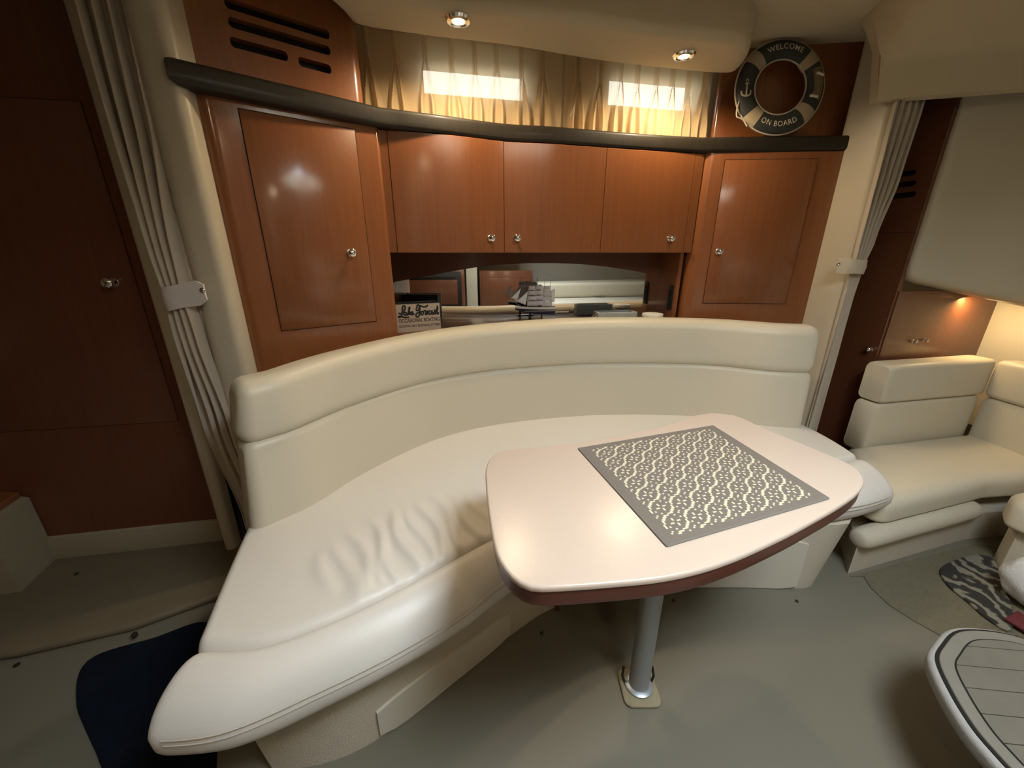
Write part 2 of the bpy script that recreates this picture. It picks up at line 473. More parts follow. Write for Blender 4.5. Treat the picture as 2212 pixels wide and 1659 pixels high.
# ceiling soffit over the sofa, carrying the two downlights
SOF = 1.85
back_px = [(722, 18), (748, 44), (775, 62), (900, 82), (1100, 106), (1270, 134), (1420, 152), (1540, 163), (1592, 158)]
front_px = [(1618, 120), (1600, 92), (1540, 82), (1450, 74), (1300, 52), (1100, 26), (900, 2)]
sof = [PZ(x, y, SOF) for x, y in back_px] + [PZ(x, y, SOF) for x, y in front_px]
sof2 = [Vector((p.x, p.y)) for p in sof] + [Vector((-0.36, 1.26)), Vector((-0.62, 1.17))]
bm = bmesh.new()
pl = [Vector((p.x, p.y)) for p in spline([(p.x, p.y, 0) for p in sof2], 120, closed=True)]
prism(bm, pl, SOF, 1.985, r=0.0, rb=0.035, seg=6)
o = structure(finish('trim_1', bm, 'headliner', smooth=60), 'rounded cream ceiling soffit holding two downlights')

# downlights
def downlight(px, py, label, at=None, power=17.0):
    c = Vector(at) if at else PZ(px, py, SOF); SOF_ = c.z
    t = thing('downlight', label, 'light', (c.x, c.y, SOF_ - 0.012), 'warm cabin downlights')
    M = Matrix.Translation((c.x, c.y, SOF_)) @ Matrix.Rotation(math.pi, 4, 'X')
    bm = bmesh.new()
    lathe(bm, [(0.024, -0.004), (0.040, -0.004), (0.041, 0.003), (0.036, 0.009), (0.028, 0.011), (0.024, 0.008)], M, 28)
    finish('flange', bm, 'chrome', t)
    bm = bmesh.new()
    lathe(bm, [(0.0255, -0.002), (0.0255, 0.004), (0.020, 0.008), (0.010, 0.010), (0.0, 0.0105)], M, 24)
    finish('lens', bm, 'lamp_lens', t)
    d = bpy.data.lights.new('downlight_lamp', 'SPOT'); d.energy = power; d.color = (1.0, 0.78, 0.50)
    d.spot_size = math.radians(172); d.spot_blend = 0.55; d.shadow_soft_size = 0.022
    lo = bpy.data.objects.new('downlight_lamp', d); COL.objects.link(lo)
    lo.location = (c.x, c.y, SOF_ - 0.03)
downlight(990, 40, 'glowing round downlight above the left half of the curtain')
downlight(1478, 117, 'glowing round downlight nearer the life ring')
for (lx, ly, lb) in ((-0.35, -0.55, 'added warm fill downlight left of the hatch behind the camera'), (0.55, -0.75, 'added warm fill downlight between hatch and galley behind the camera')):  # unseen lamps added to warm up the cabin light
    downlight(0, 0, lb, at=(lx, ly, 1.98), power=10.0)

# =================================================================== CABINETS BEHIND THE SOFA
shelf_px = [(700, 247), (827, 274), (971, 290), (1090, 304), (1188, 309), (1300, 317), (1403, 324), (1512, 329.5)]
front = [Vector((-0.872, 1.172))] + [Vector((PZ(x, y, Z_SHELF0).x, PZ(x, y, Z_SHELF0).y)) for x, y in shelf_px] + [Vector((1.475, 1.862))]
arc = front[2:-1]                                  # curved middle part
# dark shelf
mid = [Vector((p.x, p.y)) for p in spline([(p.x, p.y, 0) for p in arc], 24)]
fr = [front[0], front[1]] + mid + [front[-1]]
poly = fr + [Vector((1.50, 2.06)), Vector((0.95, 2.085)), Vector((-0.56, 1.765)), Vector((-0.845, 1.44)), Vector((-0.86, 1.31)), Vector((-0.882, 1.235))]
bm = bmesh.new(); prism(bm, poly, Z_SHELF0, Z_SHELF1, r=0.014, seg=4)
tag(finish('display_shelf', bm, 'shelf_dark', smooth=50), 'dark brown bullnose shelf running the whole wall under the curtain', 'shelf')

# left locker
LA, LB = Vector((-0.885, 1.222)), Vector((-0.462, 1.552))
LM = wall_frame(LA, LB); LL = (LB - LA).length
t = thing('tall_locker', 'tall cherry locker with one door at the left end of the sofa', 'cabinet', (LA.x, LA.y, 0.30))
bm = bmesh.new()
poly = round_poly([LA, LB, (-0.60, 1.78), (-1.06, 1.58)], [0.055, 0.02, 0, 0], 8)
prism(bm, poly, 0.30, Z_SHELF0)
body = finish('body', bm, 'cherry', t)
def door_panel(t, M, x0, x1, z0, z1, knob=None, th=0.0035, gap=0.0025, mat='cherry', name='door', normal=None, ks=1.0):
    bm = bmesh.new(); box(bm, (x0 - gap, -0.004, z0 - gap), (x1 + gap, 0.0008, z1 + gap), M=M)
    finish('door_gap', bm, 'gap', t, smooth=0)
    bm = bmesh.new(); box(bm, (x0, -0.004, z0), (x1, th, z1), bev=0.0012, seg=2, M=M)
    d = finish(name, bm, mat, t)
    if knob:
        p = M @ Vector((knob[0], th, knob[1])); n = M.to_3x3() @ Vector((0, 1, 0))
        knob_at(d, p, n, ks)
    return d
def plane_x(px, py, p, q):
    v = PL(px, py, p, q); return (Vector((v.x, v.y)) - V2(p)).dot((V2(q) - V2(p)).normalized()), v.z
xa, z1 = plane_x(515, 235, LA, LB); xb, _ = plane_x(765, 277, LA, LB); _, z0 = plane_x(700, 705, LA, LB)
kx, kz = plane_x(757, 546, LA, LB)
door_panel(t, LM, xa, xb, z0, z1, (kx, kz))

# right locker
RA, RB = Vector((0.822, 1.905)), Vector((1.445, 1.868))
RM = wall_frame(RA, RB)
t = thing('tall_locker', 'tall cherry locker with one door under the life ring', 'cabinet', (RA.x, RA.y, 0.30))
bm = bmesh.new()
poly = round_poly([RA, RB, (1.50, 2.10), (0.86, 2.09)], [0.05, 0.05, 0, 0], 8)
prism(bm, poly, 0.30, Z_SHELF0)
finish('body', bm, 'cherry', t)
xa, z1 = plane_x(1567, 346, RA, RB); xb, _ = plane_x(1766, 346, RA, RB); _, z0 = plane_x(1600, 655, RA, RB)
kx, kz = plane_x(1563, 543, RA, RB)
door_panel(t, RM, xa, xb, z0, z1, (xa + 0.03, kz))

# overhead cabinet: three curved doors between the lockers
t = thing('overhead_cabinet', 'wide curved cherry cabinet with three doors above the mirror', 'cabinet', (0.15, 1.85, CAM_Z))
inset = 0.012
curve = [Vector((p.x, p.y)) for p in spline([(p.x, p.y, 0) for p in [LB + Vector((-0.02, 0.0))] + arc[1:-1] + [RA + Vector((0.03, 0.004))]], 160)]
def offs(c, i, d):
    a = c[max(i - 1, 0)]; b = c[min(i + 1, len(c) - 1)]; tt = (b - a).normalized()
    return c[i] + Vector((-tt.y, tt.x)) * d
bm = bmesh.new()
fr_c = [offs(curve, i, 0.022) for i in range(len(curve))]
prism(bm, fr_c + [Vector((0.92, 2.07)), Vector((-0.58, 1.75))], CAM_Z + 0.001, Z_SHELF0)
finish('body', bm, 'cherry_dark', t)
def curve_param(px, py):
    r = ray(px, py); best = 0; bd = 9
    for i, p in enumerate(curve):
        d = abs(p.x / p.y - r.x / r.y)
        if d < bd: bd = d; best = i
    # refine linearly
    return best
edges = [curve_param(846, 420), curve_param(1089, 420), curve_param(1304, 420), curve_param(1492, 430)]
def curved_panel(parent, name, i0, i1, z0, z1, mat, d0=0.004, gap=0.0012):
    bm = bmesh.new(); rings = []
    for i in range(i0, i1 + 1):
        tt = (curve[min(i + 1, len(curve) - 1)] - curve[max(i - 1, 0)]).normalized()
        sh = Vector((0, 0))
        if i == i0: sh = tt * gap
        if i == i1: sh = -tt * gap
        a = offs(curve, i, d0) + sh; b = offs(curve, i, d0 + 0.018) + sh
        e = 0.0015
        a2 = offs(curve, i, d0 + e) + sh
        rings.append([(b.x, b.y, z0), (a2.x, a2.y, z0), (a.x, a.y, z0 + e), (a.x, a.y, z1 - e), (a2.x, a2.y, z1), (b.x, b.y, z1)])
    loft(bm, rings)
    return finish(name, bm, mat, parent, smooth=40)
ZB, ZT = CAM_Z + 0.0005, Z_SHELF0 - 0.001
curved_panel(t, 'stile', 1, edges[0], ZB, ZT, 'cherry')
knob_px = [(1059, 514), (1118, 514), (1448, 515)]
for k in range(3):
    d = curved_panel(t, 'door', edges[k], edges[k + 1], ZB, ZT, 'cherry')
    i = curve_param(*knob_px[k]); tt = (curve[i + 1] - curve[i - 1]).normalized()
    r = ray(*knob_px[k]); p = offs(curve, i, 0.004); z = CAM_Z + r.z / r.y * p.y
    knob_at(d, (p.x, p.y, z), (tt.y, -tt.x, 0))
curved_panel(t, 'stile', edges[3], len(curve) - 2, ZB, ZT, 'cherry')

# niche with the mirror under the overhead cabinet
ZL = 0.826
MD = Vector((math.cos(math.radians(9)), math.sin(math.radians(9))))
M0 = Vector((-0.640, 1.96 - 0.640 * math.tan(math.radians(9)))); M1 = Vector((0.79, 1.96 + 0.79 * math.tan(math.radians(9))))
MF = wall_frame(M0, M1); ML = (M1 - M0).length
bm = bmesh.new()
led = [offs(curve, i, 0.035) for i in range(2, len(curve) - 2, 4)]
prism(bm, led + [M1 + Vector((0.02, 0.02)), M0 + Vector((-0.02, 0.02))], ZL - 0.04, ZL, r=0.006)
tag(finish('mirror_ledge', bm, 'cherry_dark', smooth=50), 'cherry ledge below the mirror, behind the sofa backrest', 'shelf')
bm = bmesh.new(); box(bm, (0, -0.006, ZL), (ML, 0, CAM_Z), M=MF)
tag(finish('wall_mirror', bm, 'mirror', smooth=0), 'long mirror at the back of the niche above the sofa', 'mirror')
# arched wood header hanging in front of the mirror's top edge
hd_px = [(836, 612), (900, 600), (970, 587), (1030, 577), (1085, 571), (1140, 568.5), (1200, 568.5), (1250, 570), (1310, 576), (1362, 584), (1400, 592), (1420, 598)]
bm = bmesh.new(); H0 = M0 + Vector((MD.y, -MD.x)) * 0.005; H1 = M1 + Vector((MD.y, -MD.x)) * 0.005
rings = []
for x, y in hd_px:
    p = PL(x, y, H0, H1); nrm = Vector((MD.y, -MD.x, 0)) * 0.010
    a = Vector((p.x, p.y, p.z)); b = Vector((p.x, p.y, CAM_Z + 0.0))
    rings.append([a, b, b + nrm, a + nrm])
loft(bm, rings)
tag(finish('mirror_header', bm, 'cherry_dark', smooth=30), 'arched cherry header board along the top of the mirror', 'trim')
# cheeks at the ends of the niche
for a, b, s in ((Vector((-0.468, 1.560)), M0 + Vector((0.045, 0.0)), 1), (Vector((0.800, 1.925)), M1 + Vector((-0.02, 0.0)), -1)):
    d = (b - a).normalized(); nr = Vector((d.y, -d.x)) * s
    bm = bmesh.new(); w = -nr * 0.018
    prism(bm, [a, b, b + w, a + w], ZL, CAM_Z)
    tag(finish('niche_cheek', bm, 'cherry', smooth=0), 'cherry side panel closing the ' + ('left end of the mirror niche' if s == 1 else 'right end of the mirror niche, with a black plate'), 'panel')
# black socket plate on the right cheek
ca, cb = Vector((0.800, 1.925)), M1 + Vector((-0.02, 0.0))
CMx = wall_frame(cb, ca); CLn = (cb - ca).length
sx, sz = plane_x(1449, 643, cb, ca)
sx = min(max(sx, 0.05), CLn - 0.03)
bm = bmesh.new(); box(bm, (sx - .020, 0, sz - .060), (sx + .020, 0.006, sz + .060), bev=0.003, M=CMx)
t = tag(finish('socket_plate', bm, 'black'), 'black rectangular socket plate on the side of the mirror niche', 'socket')
bm = bmesh.new(); box(bm, (sx - .011, 0.005, sz - .040), (sx + .011, 0.0075, sz + .040), bev=0.002, M=CMx)
finish('socket_insert', bm, 'void', t)

# wood panels above the shelf, beside the curtain
VA, VB = Vector((-0.935, 1.2405)), Vector((-0.508, 1.585))
VM = wall_frame(VA, VB)
t = thing('vent_panel', 'glossy cherry panel with dark air slots above the left locker', 'panel', (VA.x, VA.y, Z_SHELF1))
bm = bmesh.new()
dV = (VB - VA).normalized(); nV = Vector((-dV.y, dV.x))
poly = round_poly([VA, VB, VB + nV * 0.14, VA + nV * 0.10], [0, 0.035, 0, 0], 8)
prism(bm, poly, Z_SHELF1, 1.98)
pan = finish('panel', bm, 'cherry', t)
slots = [((484, 2), (712, 78), 21), ((492, 42), (714, 114), 21), ((497, 88), (622, 124), 20), ((645, 131), (716, 152), 20)]
cs = []
for (x0, y0), (x1, y1), hpx in slots:
    a, za = plane_x(x0, y0, VA, VB); b, zb = plane_x(x1, y1, VA, VB)
    zc = (za + zb) / 2; hh = 0.0125
    k = bmesh.new()
    rr = rrect(a, b, zc - hh, zc + hh, 0.010, 4)
    loft(k, [[VM @ Vector((p.x, d, p.y)) for p in rr] for d in (-0.030, 0.05)])
    cs.append(k)
    # dark back of the slot
    bm = bmesh.new(); loft(bm, [[VM @ Vector((p.x, d, p.y)) for p in rr] for d in (-0.030, -0.026)])
    finish('air_slot', bm, 'void', t, smooth=0)
cut(pan, cs)
UA, UB = Vector((0.905, 2.035)), Vector((1.49, 1.965))
t = thing('corner_panel', 'cherry panel behind the life ring', 'panel', (UA.x, UA.y, Z_SHELF1))
bm = bmesh.new()
poly = round_poly([UA, UB, UB + Vector((0.01, .06)), UA + Vector((0.03, .05))], [0.05, 0, 0, 0], 8)
prism(bm, poly, Z_SHELF1, 1.98)
finish('panel', bm, 'cherry', t)

# =================================================================== PLEATED WINDOW CURTAIN
C0, C1 = Vector((-0.560, 1.738)), Vector((0.935, 2.058))
CM = wall_frame(C0, C1)
def pleated_curtain(px0, px1, pleats, label):
    xs0 = plane_x(px0, 200, C0, C1)[0]; xs1 = plane_x(px1, 200, C0, C1)[0]
    ps = [plane_x(p, 150 + (p - 850) * 0.055, C0, C1)[0] for p in pleats]
    z0, z1 = Z_SHELF1 + 0.004, 1.925
    nx, nz = 420, 24
    bm = bmesh.new(); rows = []
    for j in range(nz + 1):
        v = j / nz; z = z1 + (z0 - z1) * v                   # v = 0 at the top
        rowv = []
        for i in range(nx + 1):
            s = xs0 + (xs1 - xs0) * i / nx
            y = 0.0; sx = 0.0
            for q, pp in enumerate(ps):
                pinch = 0.34 + 0.05 * math.sin(q * 2.3)
                g = max(0.0, (v - pinch) / (1 - pinch))
                gg = min(1.0, g * 1.5)
                w = 0.0035 + 0.0185 * gg ** 0.8
                dd = s - pp + 0.005 * math.sin(q * 1.7) * g
                sg = 0.0040 + 0.0050 * gg
                y += (0.020 + 0.006 * g) * (math.exp(-((dd - w) / sg) ** 2) + math.exp(-((dd + w) / sg) ** 2))
            y += 0.004 * math.sin(s * 21 + 0.7) * v
            rowv.append(bm.verts.new(CM @ Vector((s, y, z + 0.002 * math.sin(s * 9)))))
        rows.append(rowv)
    for j in range(nz):
        for i in range(nx):
            bm.faces.new((rows[j][i], rows[j][i + 1], rows[j + 1][i + 1], rows[j + 1][i]))
    t = thing('window_curtain', label, 'curtain', tuple(CM @ Vector(((xs0 + xs1) / 2, 0, z0))), 'pleated sheer curtains over the cabin windows')
    o = finish('pleated_cloth', bm, 'sheer', t, smooth=60)
    md = o.modifiers.new('thickness', 'SOLIDIFY'); md.thickness = 0.0012
    bm = bmesh.new()
    tube(bm, [CM @ Vector((xs0, -0.006, z1 + 0.004)), CM @ Vector((xs1, -0.006, z1 + 0.004))], 0.004, 8)
    finish('curtain_track', bm, 'chrome', t)
    return t
pleated_curtain(784, 1214, [797, 856, 918, 976, 1026, 1073, 1127, 1172], 'left half of the cream pinch-pleated curtain, lit by the larger bright window')
ct = pleated_curtain(1219, 1534, [1248, 1294, 1338, 1375, 1415, 1450, 1485, 1521], 'right half of the cream pinch-pleated curtain, ending beside the life ring')
# little pull loop hanging from the right half
bm = bmesh.new()
a = PL(1228, 234, C0, C1); b = PL(1216, 262, C0, C1); off = Vector((0.02, -0.05, 0))
tube(bm, [a + off, (a + b) / 2 + off + Vector((0.002, -0.002, 0)), b + off], [0.0008, 0.0022, 0.0010], 6)
finish('pull_loop', bm, 'hull_white', ct)

# =================================================================== SOFA
t = thing('dinette_sofa', 'long curved cream vinyl dinette sofa with rolled front edge', 'sofa', (0.2, 1.1, 0))
bb_px = [(600, 1131), (680, 1093), (800, 1018), (950, 949), (1100, 915), (1300, 898), (1500, 901), (1647, 922), (1738, 927)]
base_curve = [Vector((PZ(x, y, ZS).x, PZ(x, y, ZS).y, 0)) for x, y in bb_px]
first = base_curve[0] - (base_curve[1] - base_curve[0]).normalized() * 0.035
base_curve = [Vector((-0.706, 0.862, 0))] + base_curve
def sweep_rounded(path, prof_fn, R, n_end=7):
    """sweep a closed (offset, z) profile along a plan path with pillowed ends"""
    L = [0]
    for i in range(1, len(path)): L.append(L[-1] + (path[i] - path[i - 1]).length)
    T = L[-1]
    ss = [R * (1 - math.cos(math.pi / 2 * k / n_end)) for k in range(n_end)]
    N = 90
    ss = ss + [R + (T - 2 * R) * k / N for k in range(N + 1)] + [T - s for s in reversed(ss)]
    rings = []
    for s in ss:
        j = 0
        while j < len(L) - 2 and L[j + 1] < s: j += 1
        tt = (s - L[j]) / (L[j + 1] - L[j])
        p = path[j].lerp(path[j + 1], tt)
        a = path[max(j - 2, 0)]; b = path[min(j + 3, len(path) - 1)]
        d = (b - a).normalized(); nrm = Vector((-d.y, d.x, 0))
        e = min(s, T - s); ins = R - math.sqrt(max(R * R - (R - e) ** 2, 0)) if e < R else 0
        prof = prof_fn(s / T)
        co = sum(q[0] for q in prof) / len(prof); cz = sum(q[1] for q in prof) / len(prof)
        hw = max(abs(q[0] - co) for q in prof); hz = max(abs(q[1] - cz) for q in prof)
        fo = max(hw - ins, 0.002) / hw; fz = max(hz - ins, 0.002) / hz
        sh = 0.115 * max(0.0, 1 - s / 0.30)
        rings.append([p + nrm * (co + (q[0] - co) * fo) + d * (sh * max(0, q[1] - ZS)) + Vector((0, 0, cz + (q[1] - cz) * fz)) for q in prof])
    return rings
bpath = spline(base_curve, 140)
LEAN = 0.10
def prof_lower(s):
    z0, z1 = ZS - 0.06, 0.672
    pr = rrect(0, 0.095, z0, z1, 0.024, 6)
    return [(p.x - 0.007 * math.sin(math.pi * max(0, min(1, (p.y - ZS) / (z1 - ZS)))) * (1 if p.x < 0.05 else 0) + LEAN * max(0, p.y - ZS), p.y) for p in pr]
def prof_upper(s):
    z1 = 0.832 + 0.036 * min(1.0, s / 0.55) - 0.006 * max(0, s - 0.7) / 0.3
    pr = rrect(-0.010, 0.105, 0.660, z1, 0.042, 7)
    return [(p.x + LEAN * (p.y - ZS), p.y) for p in pr]
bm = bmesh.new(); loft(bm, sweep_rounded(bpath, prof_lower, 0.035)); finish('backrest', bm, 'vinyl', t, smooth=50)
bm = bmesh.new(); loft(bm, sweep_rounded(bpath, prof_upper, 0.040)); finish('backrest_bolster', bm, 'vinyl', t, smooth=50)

# seat: back line B, crease line C, front roll line F
Bc = spline([(-0.772, 0.955, 0), (-0.62, 1.20, 0), (-0.36, 1.52, 0), (0.0, 1.68, 0), (0.43, 1.77, 0), (0.86, 1.75, 0), (1.15, 1.65, 0), (1.322, 1.56, 0)], 420)
Cc = spline([(-0.628, 0.548, 0), (-0.545, 0.548, 0), (-0.469, 0.563, 0), (-0.347, 0.628, 0), (-0.227, 0.718, 0), (-0.058, 0.852, 0), (0.15, 0.985, 0), (0.45, 1.10, 0), (0.80, 1.15, 0), (1.10, 1.22, 0), (1.325, 1.295, 0)], 200)
Fc = spline([(-0.652, 0.428, 0), (-0.51, 0.441, 0), (-0.368, 0.510, 0), (-0.24, 0.585, 0), (-0.116, 0.676, 0), (-0.007, 0.780, 0), (0.15, 0.89, 0), (0.40, 1.0, 0), (0.65, 1.035, 0), (0.90, 1.04, 0), (1.17, 1.085, 0), (1.362, 1.155, 0)], 200)
# align the start of the roll with its own tangent
def wrinkle(x, y):
    """crumpled vinyl where people sit, left of the table (metres)"""
    z = 0.0
    # ridge direction: creases run from the back left to the front right
    d = Vector((0.52, -0.85)); n = Vector((0.85, 0.52))
    for (cx, cy, ln, wd, am) in ((-0.452, 0.735, 0.07, 0.016, 0.005), (-0.412, 0.745, 0.09, 0.015, 0.006), (-0.372, 0.768, 0.11, 0.016, 0.009), (-0.330, 0.800, 0.12, 0.014, 0.010), (-0.288, 0.832, 0.13, 0.017, 0.013),
                                 (-0.248, 0.852, 0.12, 0.013, 0.009), (-0.214, 0.876, 0.13, 0.014, 0.011), (-0.176, 0.905, 0.13, 0.015, 0.010), (-0.134, 0.930, 0.12, 0.015, 0.009), (-0.092, 0.955, 0.11, 0.016, 0.007),
                                 (-0.050, 0.985, 0.09, 0.016, 0.005), (-0.360, 0.690, 0.05, 0.013, 0.005), (-0.315, 0.735, 0.05, 0.012, 0.005), (-0.01, 1.04, 0.06, 0.016, 0.004)):
        p = Vector((x - cx, y - cy)); a = p.dot(d); b = p.dot(n)
        b += 0.011 * math.sin(a * 24 + cx * 37) + 0.05 * a * math.sin(cx * 23)
        z += am * math.exp(-(a / ln) ** 4) * math.exp(-(b / wd) ** 2)
    z += 0.0012 * noise.noise(Vector((x * 22, y * 22, 0))) * math.exp(-((x + .25) / .3) ** 2)
    return z
bm = bmesh.new(); rings = []
NT = 80; RE = 0.028
Ltot = 1.0
for i in range(420):
    fi = i * 199 / 419; ii = min(int(fi), 198); B, C = Bc[i], Cc[ii].lerp(Cc[ii + 1], fi - ii)
    e = min((B - Bc[0]).length, (B - Bc[-1]).length)
    ins = RE - math.sqrt(max(RE * RE - (RE - e) ** 2, 0)) if e < RE else 0
    top = ZS - ins; bot = ZS - 0.13 + ins * 0.4
    ring = []
    wlen = (C - B).length; d = (C - B).normalized()
    for k in range(NT + 1):
        tt = k / NT; p = B.lerp(C, tt)
        dist = wlen * (1 - tt)
        z = top + 0.006 * math.sin(math.pi * tt) + (wrinkle(p.x, p.y) if e > 0.05 else 0)
        if dist < 0.022: z -= 0.016 * (1 - dist / 0.022) ** 2
        ring.append((p.x, p.y, z))
    ring.append((C.x, C.y, bot)); ring.append((B.x, B.y, bot))
    rings.append(ring)
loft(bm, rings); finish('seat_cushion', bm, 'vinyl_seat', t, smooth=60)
# rolled front edge
bm = bmesh.new(); rings = []
prof = [Vector((p[0], p[1], 0)) for p in ((0.0, 0.285), (0.0, 0.392), (0.05, 0.412), (0.22, 0.417), (0.48, 0.407), (0.74, 0.386), (0.92, 0.360), (1.0, 0.335), (0.965, 0.305), (0.85, 0.283), (0.6, 0.268), (0.25, 0.268))]
prof = spline(prof, 48, closed=True)
RE = 0.030
idx = [0.0, 0.15, 0.4, 0.8, 1.3, 2, 3] + list(range(4, 196)) + [196, 197, 197.7, 198.2, 198.6, 198.85, 199.0]
for fi in idx:
    i = min(int(fi), 198); f = fi - i
    C = Cc[i].lerp(Cc[i + 1], f); Fp = Fc[i].lerp(Fc[i + 1], f)
    e = min((Fp - Fc[0]).length, (Fp - Fc[-1]).length)
    ins = RE - math.sqrt(max(RE * RE - (RE - e) ** 2, 0)) if e < RE else 0
    co, cz = 0.45, 0.345
    fo = max(1 - ins / 0.065, 0.06); fz = max(1 - ins / 0.080, 0.06)
    rings.append([(lambda o, z: (C + (Fp - C) * o) + Vector((0, 0, z)))(co + (p.x - co) * fo, cz + (p.y - cz) * fz) for p in prof])
loft(bm, rings); finish('front_roll', bm, 'vinyl_seat', t, smooth=60)
for dz, dd in ((0.350, 0.0005), (0.336, 0.0003)):
    bm = bmesh.new(); pts = []
    for i in range(4, 196, 2):
        nrm = (Fc[i] - Cc[i]).normalized()
        pts.append(Fc[i] + nrm * dd + Vector((0, 0, dz)))
    tube(bm, pts, 0.0011, 6); finish('stitch_line', bm, 'vinyl_stitch', t)
# carpeted base with smooth access panels
base_f = [(-0.56, 0.56), (-0.44, 0.575), (-0.327, 0.627), (-0.16, 0.765), (0.0, 0.90), (0.15, 1.0), (0.36, 1.06), (0.594, 1.082), (0.85, 1.085), (1.03, 1.078), (1.10, 1.10), (1.20, 1.30)]
bm = bmesh.new()
bc = [Vector((p.x, p.y)) for p in spline([(x, y, 0) for x, y in base_f], 60)]
flare = []
for p in bc:
    k = max(0, (p.x - 0.95) / 0.2); flare.append(p + Vector((0.085, -0.005)) * min(k, 1) + Vector((-0.05, 0)) * max(0, min(1, (-0.40 - p.x) / 0.15)))
backp = [Vector((1.28, 1.62)), Vector((0.8, 1.70)), (Vector((0.0, 1.62))), Vector((-0.45, 1.30)), Vector((-0.70, 0.95))]
loft(bm, [[(p.x, p.y, 0.0) for p in bc + backp], [(p.x, p.y, 0.28) for p in flare + backp]])
finish('base', bm, 'carpet_wall', t, smooth=40)
def base_panel(xa, xb, z0, z1, bulge=0.008):
    pts = [p for p in bc if xa <= p.x <= xb and p.y < 1.12]
    bm = bmesh.new(); rings = []
    for i, p in enumerate(pts):
        a = pts[max(i - 1, 0)]; b = pts[min(i + 1, len(pts) - 1)]; d = (b - a).normalized(); nr = Vector((d.y, -d.x))
        q = p + nr * bulge; q0 = p - nr * 0.004
        e = min(i, len(pts) - 1 - i); ins = (0.014, 0.004, 0)[min(e, 2)]
        rings.append([(q0.x, q0.y, z0 + ins), (q.x, q.y, z0 + ins), (q.x, q.y, z1 - ins), (q0.x, q0.y, z1 - ins)])
    loft(bm, rings)
    return finish('access_panel', bm, 'gelcoat', t, smooth=30)
base_panel(-0.335, 0.005, 0.004, 0.112)
base_panel(0.585, 1.025, 0.004, 0.215)
bm = bmesh.new(); box(bm, (0.146, 0.985, 0.0), (0.160, 1.0, 0.20)); finish('base_joint', bm, 'cherry_dark', t, smooth=0)

# =================================================================== TABLE
ZTB = 0.67
tab_px = [(1171, 1269), (1300, 1261), (1447, 1245), (1570, 1212), (1691, 1159), (1770, 1117), (1813, 1092), (1850, 1066), (1867, 1043), (1862, 1024), (1838, 1003), (1773, 974), (1712, 949), (1651, 925), (1610, 905), (1582, 896), (1537, 892), (1500, 897), (1468, 909), (1407, 926),
          (1260, 953), (1122, 968), (1083, 974), (1059, 989), (1049, 1013), (1050, 1050), (1056, 1110), (1067, 1175), (1081, 1214), (1110, 1249), (1142, 1265)]
outl = [PZ(x, y, ZTB) for x, y in tab_px]
outl = [Vector((p.x, p.y)) for p in spline([(p.x, p.y, 0) for p in outl], 140, closed=True)]
PB = PZ(1378, 1484, 0.0)
t = thing('dinette_table', 'rounded cream laminate dinette table on a single grey pole', 'table', (PB.x, PB.y, 0))
bm = bmesh.new(); prism(bm, outl, ZTB - 0.011, ZTB, r=0.005, seg=4, rb=0.002); finish('tabletop', bm, 'laminate', t, smooth=50)
bm = bmesh.new()
cx = sum(p.x for p in outl) / len(outl); cy = sum(p.y for p in outl) / len(outl)
inn = [Vector((cx + (p.x - cx) * 0.992, cy + (p.y - cy) * 0.992)) for p in outl]
prism(bm, inn, ZTB - 0.044, ZTB - 0.0105, r=0.0, rb=0.006); finish('edge_band', bm, 'cherry_band', t, smooth=50)
bm = bmesh.new()
lathe(bm, [(0.027, 0.012), (0.027, ZTB - 0.05), (0.070, ZTB - 0.049), (0.070, ZTB - 0.044)], Matrix.Translation((PB.x, PB.y, 0)), 32)
finish('pole', bm, 'pole', t, smooth=40)
bm = bmesh.new()
prism(bm, rrect(PB.x - .050, PB.x + .050, PB.y - .055, PB.y + .045, .02), 0.0, 0.010, r=0.004)
fp = finish('floor_socket', bm, 'sill', t)
bm = bmesh.new()
lathe(bm, [(0.038, 0.009), (0.038, 0.016), (0.030, 0.020), (0.0275, 0.020)], Matrix.Translation((PB.x, PB.y, 0)), 28)
finish('socket_collar', bm, 'pole', t)
for s in (-1, 1):
    bm = bmesh.new()
    tube(bm, [(PB.x + s * 0.036, PB.y + 0.004, 0.012), (PB.x + s * 0.044, PB.y + 0.01, 0.03), (PB.x + s * 0.040, PB.y + 0.018, 0.055)], 0.0035, 8)
    finish('pole_latch', bm, 'black', t)

